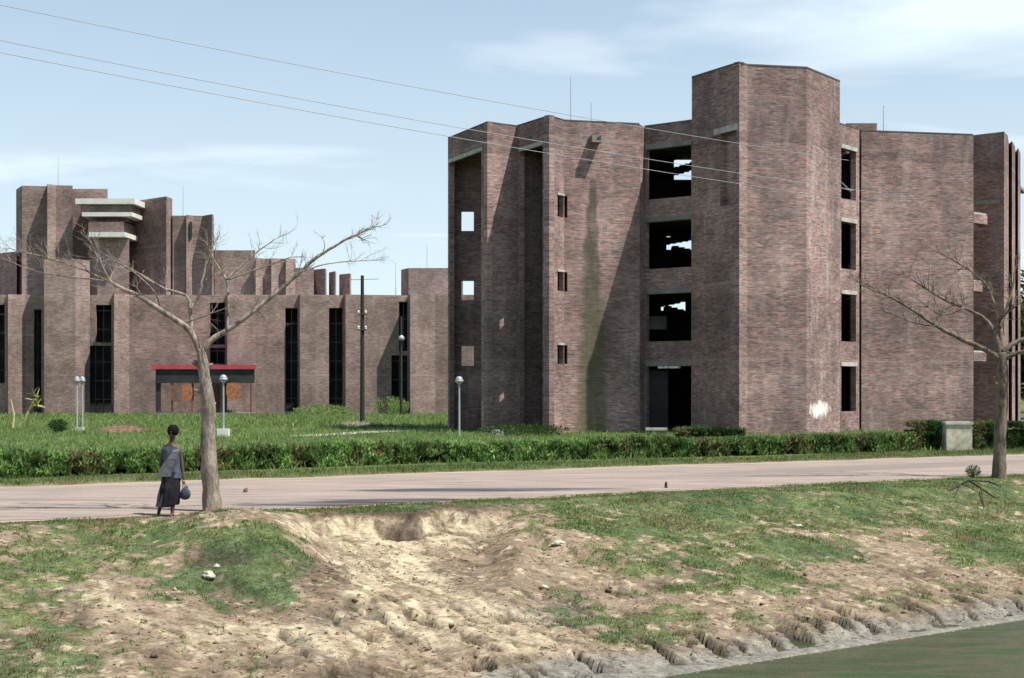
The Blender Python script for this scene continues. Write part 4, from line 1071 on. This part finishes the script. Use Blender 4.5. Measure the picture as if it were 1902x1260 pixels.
def spline(pts, sub=6, jit=0.0):
    pts = [Vector(p) for p in pts]; out = []
    for i in range(len(pts) - 1):
        p0, p1, p2, p3 = pts[max(i - 1, 0)], pts[i], pts[i + 1], pts[min(i + 2, len(pts) - 1)]
        for k in range(sub):
            t = k / sub
            v = .5 * ((2 * p1) + (-p0 + p2) * t + (2 * p0 - 5 * p1 + 4 * p2 - p3) * t * t + (-p0 + 3 * p1 - 3 * p2 + p3) * t ** 3)
            if jit: v = v + Vector((random.gauss(0, jit), random.gauss(0, jit), random.gauss(0, jit)))
            out.append(v)
    out.append(pts[-1]); return out


def tree(name, label, D, trunk, limbs, mat, tw_n=16, scale=1.0, zroot=0.0):
    root = empty(name, (X_(trunk[0][0], D), D, zroot), label, 'tree', 'bare trees along the road')
    tp = [(X_(p, D), D, Z_(y, D)) for p, y, w in trunk]; tp[0] = (tp[0][0], D, zroot - .15)
    pts = spline(tp, 8); rad = np.interp(np.linspace(0, len(tp) - 1, len(pts)), range(len(tp)), [w / F * D / 2 for _, _, w in trunk])
    rad[0] *= 1.5; rad[1] *= 1.3; rad[2] *= 1.18; rad[3] *= 1.12; rad[4] *= 1.08; rad[5] *= 1.1; rad[6] *= 1.05
    q = MB(); q.tube(pts, list(rad), 16)
    for i, v in enumerate(q.v):
        vv = Vector(v); k = mnoise.noise(vv * 3.5) * .022 + mnoise.noise(vv * 9) * .010; c = pts[min(i // 16, len(pts) - 1)]
        d_ = (vv - c); d_.z = 0
        if d_.length > 0: q.v[i] = tuple(vv + d_.normalized() * k)
    q.build('trunk', mat, root, True)
    tw = MB()
    def twig(p, d, l, r, dep):
        n = 5; pp = [p]; dd_ = d.copy()
        for _ in range(n):
            dd_ = (dd_ + Vector((random.gauss(0, .17), random.gauss(0, .17), random.gauss(.04, .14)))).normalized(); pp.append(pp[-1] + dd_ * l / n)
        tw.tube(pp, [r * (1 - .75 * i / n) for i in range(n + 1)], 5 if dep > 1 else 4, False)
        if dep > 0:
            for _ in range(random.choice((2, 3, 3))):
                i = random.randint(1, n - 1); ax = Vector((random.gauss(0, 1), random.gauss(0, 1), random.gauss(.1, .8))).normalized()
                twig(pp[i], (dd_ + ax * .8).normalized(), l * random.uniform(.45, .75), r * .55, dep - 1)
    for lm, yaw in limbs:
        n = len(lm); cum = 0; pp = []
        for i, (p, y, w) in enumerate(lm):
            if i: cum += math.hypot(lm[i][0] - lm[i - 1][0], lm[i][1] - lm[i - 1][1]) / F * D
            dd_ = D + yaw * cum; pp.append((X_(p, dd_), dd_, Z_(y, dd_)))
        sp = spline(pp, 5, .004); rd = np.interp(np.linspace(0, n - 1, len(sp)), range(n), [w / F * D / 2 for _, _, w in lm])
        q = MB(); q.tube(sp, list(rd), 9)
        q.build('branch', mat, root, True)
        for k in range(max(int(tw_n * cum / 2.6), 3)):
            f = random.uniform(.3, 1) ** .7; i = int(f * (len(sp) - 2)); d = (sp[i + 1] - sp[i]).normalized()
            ax = Vector((random.gauss(0, .8), random.gauss(0, .8), random.gauss(.35, .7))).normalized()
            twig(sp[i], (d * .8 + ax * .8).normalized(), random.uniform(.25, .8) * scale, min(rd[i] * .55, .012 * scale), 2)
        for _ in range(3): twig(sp[-1], ((sp[-1] - sp[-3]).normalized() + Vector((random.gauss(0, .3), random.gauss(0, .3), random.gauss(0, .3)))).normalized(), random.uniform(.3, .6) * scale, rd[-1] * .8, 2)
    for k in range(5):      # broken stubs
        i = random.randint(int(len(pts) * .55), len(pts) - 2); a = random.uniform(0, 6.28); d = Vector((math.cos(a), math.sin(a), .5)).normalized()
        q = MB(); q.tube([pts[i] + d * rad[i] * .6, pts[i] + d * (rad[i] + .05), pts[i] + d * (rad[i] + random.uniform(.08, .16))], [.035, .028, .018], 7); q.build('stub', mat, root)
    o = tw.build('twigs', mat, root); o['kind'] = 'stuff'; return root
D = 26.3
tree('bare_tree', 'leafless tree with pale curving trunk and wide forked crown beside the person', D,
     [(396, 955, 33), (391, 900, 32), (387, 840, 29), (387, 780, 27), (385, 730, 24), (378, 690, 20), (373, 648, 18)],
     [([(374, 655, 13), (395, 630, 11), (425, 612, 10), (475, 575, 9), (530, 530, 7.5), (590, 478, 6), (640, 447, 4.5), (690, 424, 2)], .1),
      ([(373, 655, 14), (350, 612, 12), (300, 578, 10), (262, 552, 9), (225, 535, 7), (205, 522, 5), (185, 485, 3), (168, 450, 1.6)], -.15),
      ([(357, 625, 8), (353, 575, 7), (345, 550, 6), (300, 534, 5), (258, 508, 4), (235, 498, 2)], .3),
      ([(353, 575, 7), (368, 550, 6), (376, 520, 5), (383, 490, 3.5), (397, 455, 1.8)], .2),
      ([(422, 614, 5), (424, 565, 4.5), (420, 520, 4), (400, 488, 3), (385, 455, 1.6)], .35),
      ([(420, 520, 4), (450, 492, 3.5), (482, 465, 2.6), (512, 444, 1.3)], .3),
      ([(262, 552, 5), (215, 528, 4), (150, 500, 3), (90, 480, 2.4), (20, 462, 1.3)], -.3),
      ([(205, 522, 3.5), (140, 515, 2.6), (70, 505, 2), (0, 478, 1.2)], .35),
      ([(425, 520, 3), (480, 500, 2.4), (540, 478, 1.5)], -.3),
      ([(560, 505, 3), (600, 492, 2.4), (650, 486, 1.6), (690, 484, 1)], .4),
      ([(300, 578, 4), (285, 540, 3), (240, 500, 2.4), (190, 470, 1.3)], -.5),
      ([(345, 600, 3), (390, 583, 2.2), (430, 570, 1.2)], -.4)], M_bk, 13, .8, -.02)
D = 36.1
tree('bare_tree', 'leafless darker tree with straight trunk at right edge of the road bank', D,
     [(1856, 888, 25), (1856, 850, 24), (1858, 800, 22), (1861, 740, 21), (1862, 700, 20), (1860, 655, 18)],
     [([(1858, 668, 12), (1830, 650, 10), (1790, 632, 9), (1740, 606, 7), (1690, 573, 5), (1645, 548, 3), (1600, 530, 1.5)], -.1),
      ([(1860, 660, 11), (1845, 615, 9), (1825, 590, 7), (1790, 572, 5), (1750, 555, 4), (1710, 530, 3), (1680, 510, 1.5)], .2),
      ([(1861, 655, 10), (1858, 610, 8), (1845, 560, 6), (1828, 525, 5), (1790, 495, 3.5), (1745, 470, 1.6)], .35),
      ([(1861, 655, 11), (1880, 640, 9), (1905, 628, 7), (1960, 600, 4), (2010, 560, 2)], .1),
      ([(1860, 672, 9), (1880, 660, 8), (1905, 652, 6), (1950, 640, 3)], -.4),
      ([(1857, 610, 6), (1870, 570, 4.5), (1880, 540, 3), (1885, 500, 1.5)], .2),
      ([(1845, 615, 5), (1862, 590, 4), (1880, 575, 3)], -.4),
      ([(1740, 606, 4), (1700, 600, 3), (1660, 585, 1.4)], .3),
      ([(1790, 572, 4), (1750, 585, 2.6), (1710, 560, 1.4)], -.2)], M_bk2, 15, 1.0, -.02)


# leafy trees seen past the buildings
def leafy(px, D, h, w, n, label, z0f=.25):
    x = X_(px, D); r = empty('leafy_tree', (x, D, 0), label, 'tree', 'leafy trees beyond the buildings')
    q = MB(); q.tube([(x, D, -.2), (x + .2, D, h * .35), (x - .1, D, h * .65)], [.32, .22, .1], 9); q.build('trunk', M_bk2, r, True)
    cs = rng.normal(size=(22, 3)) * [w / 4.2, w / 4.2, h * .15] + [x, D, h * .64]
    q = MB()
    for c in cs[:10]: q.tube([(x, D, h * .35), tuple(((np.array([x, D, h * .4]) + c) / 2)), tuple(c)], [.12, .07, .03], 5, False)
    q.build('limbs', M_bk2, r)
    i = rng.integers(0, 22, n); v = rng.normal(size=(n, 3)); v /= np.linalg.norm(v, axis=1)[:, None]
    po = cs[i] + v * (rng.random(n) ** .35)[:, None] * w * .17 * rng.uniform(.7, 1.3, 22)[i][:, None] * [1, 1, .8]
    d = v + rng.normal(size=(n, 3)) * .7; d /= np.linalg.norm(d, axis=1)[:, None]; L_ = rng.uniform(.25, .55, n)
    o = leafmesh('crown', po, L_, L_ * .5, d, pick(n, G_d, .35), r); o['kind'] = 'stuff'
leafy(670, 165, 11.9, 8, 7000, 'dark tree crown just showing over the low far roof, left one')
leafy(700, 170, 11.9, 8, 7000, 'dark tree crown just showing over the low far roof, middle one')
leafy(733, 168, 11.7, 7, 7000, 'dark tree crown just showing over the low far roof next to the grey block')
leafy(1925, 105, 7.6, 6.5, 9000, 'dark leafy tree past the right end of the main building')
leafy(1940, 130, 15, 9, 6000, 'tall leafy tree behind the right end of the main building')


# ---------------------------------------------------------------- the person
def skin_body(name, joints, edges, mat, parent, sub=2):
    me = bpy.data.meshes.new(name); me.from_pydata([j[:3] for j in joints], edges, []); o = bpy.data.objects.new(name, me); C.objects.link(o)
    sk = o.modifiers.new('skin', 'SKIN'); sk.use_smooth_shade = True
    if not me.skin_vertices: me.skin_vertices.new()
    for i, j in enumerate(joints):
        r_ = j[3]; me.skin_vertices[0].data[i].radius = (r_, r_) if not isinstance(r_, tuple) else r_
        me.skin_vertices[0].data[i].use_root = (i == 0)
    ss = o.modifiers.new('sub', 'SUBSURF'); ss.levels = ss.render_levels = sub
    dg = bpy.context.evaluated_depsgraph_get(); m2 = bpy.data.meshes.new_from_object(o.evaluated_get(dg))
    bpy.data.objects.remove(o); m2.materials.clear(); m2.polygons.foreach_set('use_smooth', [True] * len(m2.polygons))
    m2.name = name; return link_mesh(name, m2, mat, parent)
px0, D = 318, 25.45
bx, by = X_(px0, D), D
zg = float(ground(np.array([bx]), np.array([by]))[0][0])
per = empty('person', (bx, by, zg), 'walking person in a blue grey wrap and dark skirt carrying a bag beside the tree', 'person')
def pj(px, y, dd=0.0): return (X_(px, D + dd), D + dd, zg + (958 - y) / F * D)
M_skin = flat('dark_skin', (.075, .04, .028), .55, .4, var=.1)
J = [(*pj(319, 873), .085), (*pj(319, 858), .085), (*pj(318, 843), .095), (*pj(317, 832), .105), (*pj(318, 824), .05), (*pj(319, 818), .042), (*pj(320, 810, -.02), .062), (*pj(321, 801, -.015), .078), (*pj(321, 796, -.01), .055),
     (*pj(305, 832), .05), (*pj(300, 850, .03), .038), (*pj(298, 866, .0), .033), (*pj(301, 881, -.08), .026), (*pj(303, 886, -.10), .03),
     (*pj(331, 832), .05), (*pj(336, 850, .02), .038), (*pj(339, 868, .0), .032), (*pj(341, 886, -.03), .025), (*pj(342, 891, -.03), .03),
     (*pj(314, 880), .085), (*pj(306, 905, -.08), .062), (*pj(300, 925, .0), .05), (*pj(296, 948, .12), .034), (*pj(295, 953, .12), .034), (*pj(293, 956.5, .0), .026),
     (*pj(323, 880), .085), (*pj(324, 906, -.06), .062), (*pj(322, 928, -.04), .05), (*pj(320, 949, -.08), .034), (*pj(320, 954, -.08), .034), (*pj(317, 957, -.20), .026)]
E = [(0, 1), (1, 2), (2, 3), (3, 4), (4, 5), (5, 6), (6, 7), (7, 8), (3, 9), (9, 10), (10, 11), (11, 12), (12, 13), (3, 14), (14, 15), (15, 16), (16, 17), (17, 18), (0, 19), (19, 20), (20, 21), (21, 22), (22, 23), (23, 24),
     (0, 25), (25, 26), (26, 27), (27, 28), (28, 29), (29, 30)]
skin_body('body', J, E, M_skin, per)
# fingers
for (hx, hy, hd, s_) in ((303, 888, -.10, -1), (342, 893, -.03, 1)):
    b0 = Vector(pj(hx, hy, hd))
    for k in range(5):
        off = Vector(((k - 2) * .013, 0, 0)) if k < 4 else Vector((-s_ * .03, 0, .02)); ln_ = (.05, .06, .065, .055, .04)[k]
        skin_body('finger', [(*(b0 + off), .008), (*(b0 + off + Vector((0, -.008, -ln_ * .5))), .0075), (*(b0 + off + Vector((s_ * -.004, -.022, -ln_))), .006)], [(0, 1), (1, 2)], M_skin, per, 1)
# head features
M_hair = flat('black_hair', (.008, .007, .008), .9, .1)
hc = Vector(pj(321, 801, -.015))
q = MB(); q.lathe([(.0, .115), (.05, .108), (.088, .075), (.104, .02), (.100, -.03), (.085, -.065), (.055, -.085)], tuple(hc + Vector((0, .022, .008))), 20)
q.build('hair', M_hair, per, True)
q = MB(); q.lathe([(0, .045), (.03, .035), (.045, 0), (.03, -.035), (0, -.045)], tuple(hc + Vector((.02, .11, .0))), 12); q.build('hair_bun', M_hair, per, True)
q = MB(); f0 = hc + Vector((-.01, -.088, -.012)); q.tube([f0 + Vector((0, 0, .02)), f0 + Vector((0, -.014, -.008)), f0 + Vector((0, -.002, -.016))], [.006, .011, .006], 6); q.build('nose', M_skin, per, True)
for s_ in (-1, 1):
    q = MB(); q.lathe([(0, .008), (.009, .004), (.011, 0), (.009, -.004), (0, -.008)], tuple(hc + Vector((s_ * .03 - .01, -.074, .006))), 8); q.build('eye', M_hair, per, True)
    q = MB(); q.tube([hc + Vector((s_ * .082, .0, .015)), hc + Vector((s_ * .092, .005, 0)), hc + Vector((s_ * .082, .0, -.025))], [.008, .014, .007], 6); q.build('ear', M_skin, per, True)
q = MB(); q.tube([hc + Vector((-.032, -.074, -.048)), hc + Vector((-.01, -.082, -.05)), hc + Vector((.012, -.074, -.048))], [.003, .007, .003], 6); q.build('mouth', flat('lips', (.10, .035, .03), .5, .4), per, True)


def cloth(name, rings, mat, n=44, fold=.1, parent=per, open_=None, tilt=None):
    """lofted garment: rings of (px, y, rx, ry, dd) top to bottom with folds deepening to the hem"""
    q = MB(); m_ = 26; rs = []
    for i in range(m_ + 1):
        f = i / m_ * (len(rings) - 1); a = int(min(f, len(rings) - 2)); t = f - a; rs.append([rings[a][k] * (1 - t) + rings[a + 1][k] * t for k in range(5)])
    for layer in (0, 1):
        base = len(q.v)
        for i, (p, y, rx, ry, dd) in enumerate(rs):
            c = Vector(pj(p, y, dd)); g = i / m_
            for k in range(n):
                a = 2 * math.pi * k / n; fo_ = 1 + fold * g * (math.sin(a * 7 + g * 2) * .5 + math.sin(a * 11 + 1.3 + g * 3) * .5) + .05 * mnoise.noise(Vector((math.cos(a) * 1.4, math.sin(a) * 1.4, g * 5))) - .008 / rx * layer
                q.v.append((c.x + rx * fo_ * math.cos(a), c.y + ry * fo_ * math.sin(a), c.z + (tilt or 0) * math.cos(a) * g))
        for i in range(m_):
            for k in range(n):
                k2 = (k + 1) % n; f = (base + i * n + k, base + (i + 1) * n + k, base + (i + 1) * n + k2, base + i * n + k2)
                q.f.append(f if layer == 0 else f[::-1]); q.uv += [(k / n, i / m_)] * 4
        if layer: 
            for k in range(n):
                k2 = (k + 1) % n; q.f.append((m_ * n + k, base + m_ * n + k, base + m_ * n + k2, m_ * n + k2)); q.uv += [(0, 0)] * 4
    return q.build(name, mat, parent, True)
M_blue = flat('faded_blue_cloth', (.07, .085, .115), .9, .1, var=.3, scale=12)
M_blk = flat('dark_cloth', (.022, .02, .026), .9, .1, var=.3, scale=12)
M_grey = flat('grey_cloth', (.13, .125, .135), .9, .1, var=.2, scale=12)
cloth('skirt', [(319, 868, .135, .11, 0), (318, 885, .165, .14, -.01), (316, 905, .175, .17, -.02), (315, 925, .18, .19, 0), (314, 940, .175, .20, .02)], M_blk, fold=.16, tilt=.03)
cloth('underskirt', [(318, 885, .14, .12, 0), (311, 915, .165, .17, .02), (308, 934, .165, .18, .03), (306, 941, .16, .185, .04)], M_grey, fold=.12)
cloth('blouse', [(318, 829, .135, .085, 0), (318, 836, .165, .105, 0), (318, 850, .15, .112, 0), (319, 866, .145, .115, 0), (319, 878, .165, .13, 0), (319, 888, .175, .145, -.01)], M_blue, fold=.08)
# shawl end thrown over the shoulder
q = MB(); prof = [(330, 829, .0), (326, 838, -.13), (318, 852, -.145), (309, 868, -.15), (304, 884, -.16)]
for i in range(len(prof) - 1):
    A, B = Vector(pj(*prof[i])), Vector(pj(*prof[i + 1])); w_ = .045 + .02 * i; w2 = .045 + .02 * (i + 1)
    q.quad([A + Vector((-w_, 0, -.01)), B + Vector((-w2, 0, 0)), B + Vector((w2, -.01, 0)), A + Vector((w_, -.005, .01))])
    q.quad([A + Vector((w_, .01, .01)), B + Vector((w2, .01, 0)), B + Vector((-w2, .012, 0)), A + Vector((-w_, .012, -.01))])
q.build('shawl', M_grey, per)
bag = empty('carried_bag', pj(346, 905, -.05), 'dark blue cloth bag hanging from the hand of the walking person', 'bag')
q = MB(); c = Vector(pj(344, 915, -.04))
q.v = []; import bmesh as _b
bm = _b.new(); _b.ops.create_icosphere(bm, subdivisions=3, radius=1)
for v in bm.verts:
    k = 1 + .15 * mnoise.noise(v.co * 2); v.co = Vector((v.co.x * .095 * (1 - .4 * v.co.z), v.co.y * .06, v.co.z * .12)) * k + c
me = bpy.data.meshes.new('pouch'); bm.to_mesh(me); bm.free(); me.polygons.foreach_set('use_smooth', [True] * len(me.polygons)); link_mesh('pouch', me, flat('bag_cloth', (.05, .06, .08), .85, .2), bag)
q = MB(); q.tube([c + Vector((-.05, 0, .10)), Vector(pj(341, 897, -.03)), c + Vector((.05, 0, .10))], .008, 6); q.build('handle', M_blk, bag)
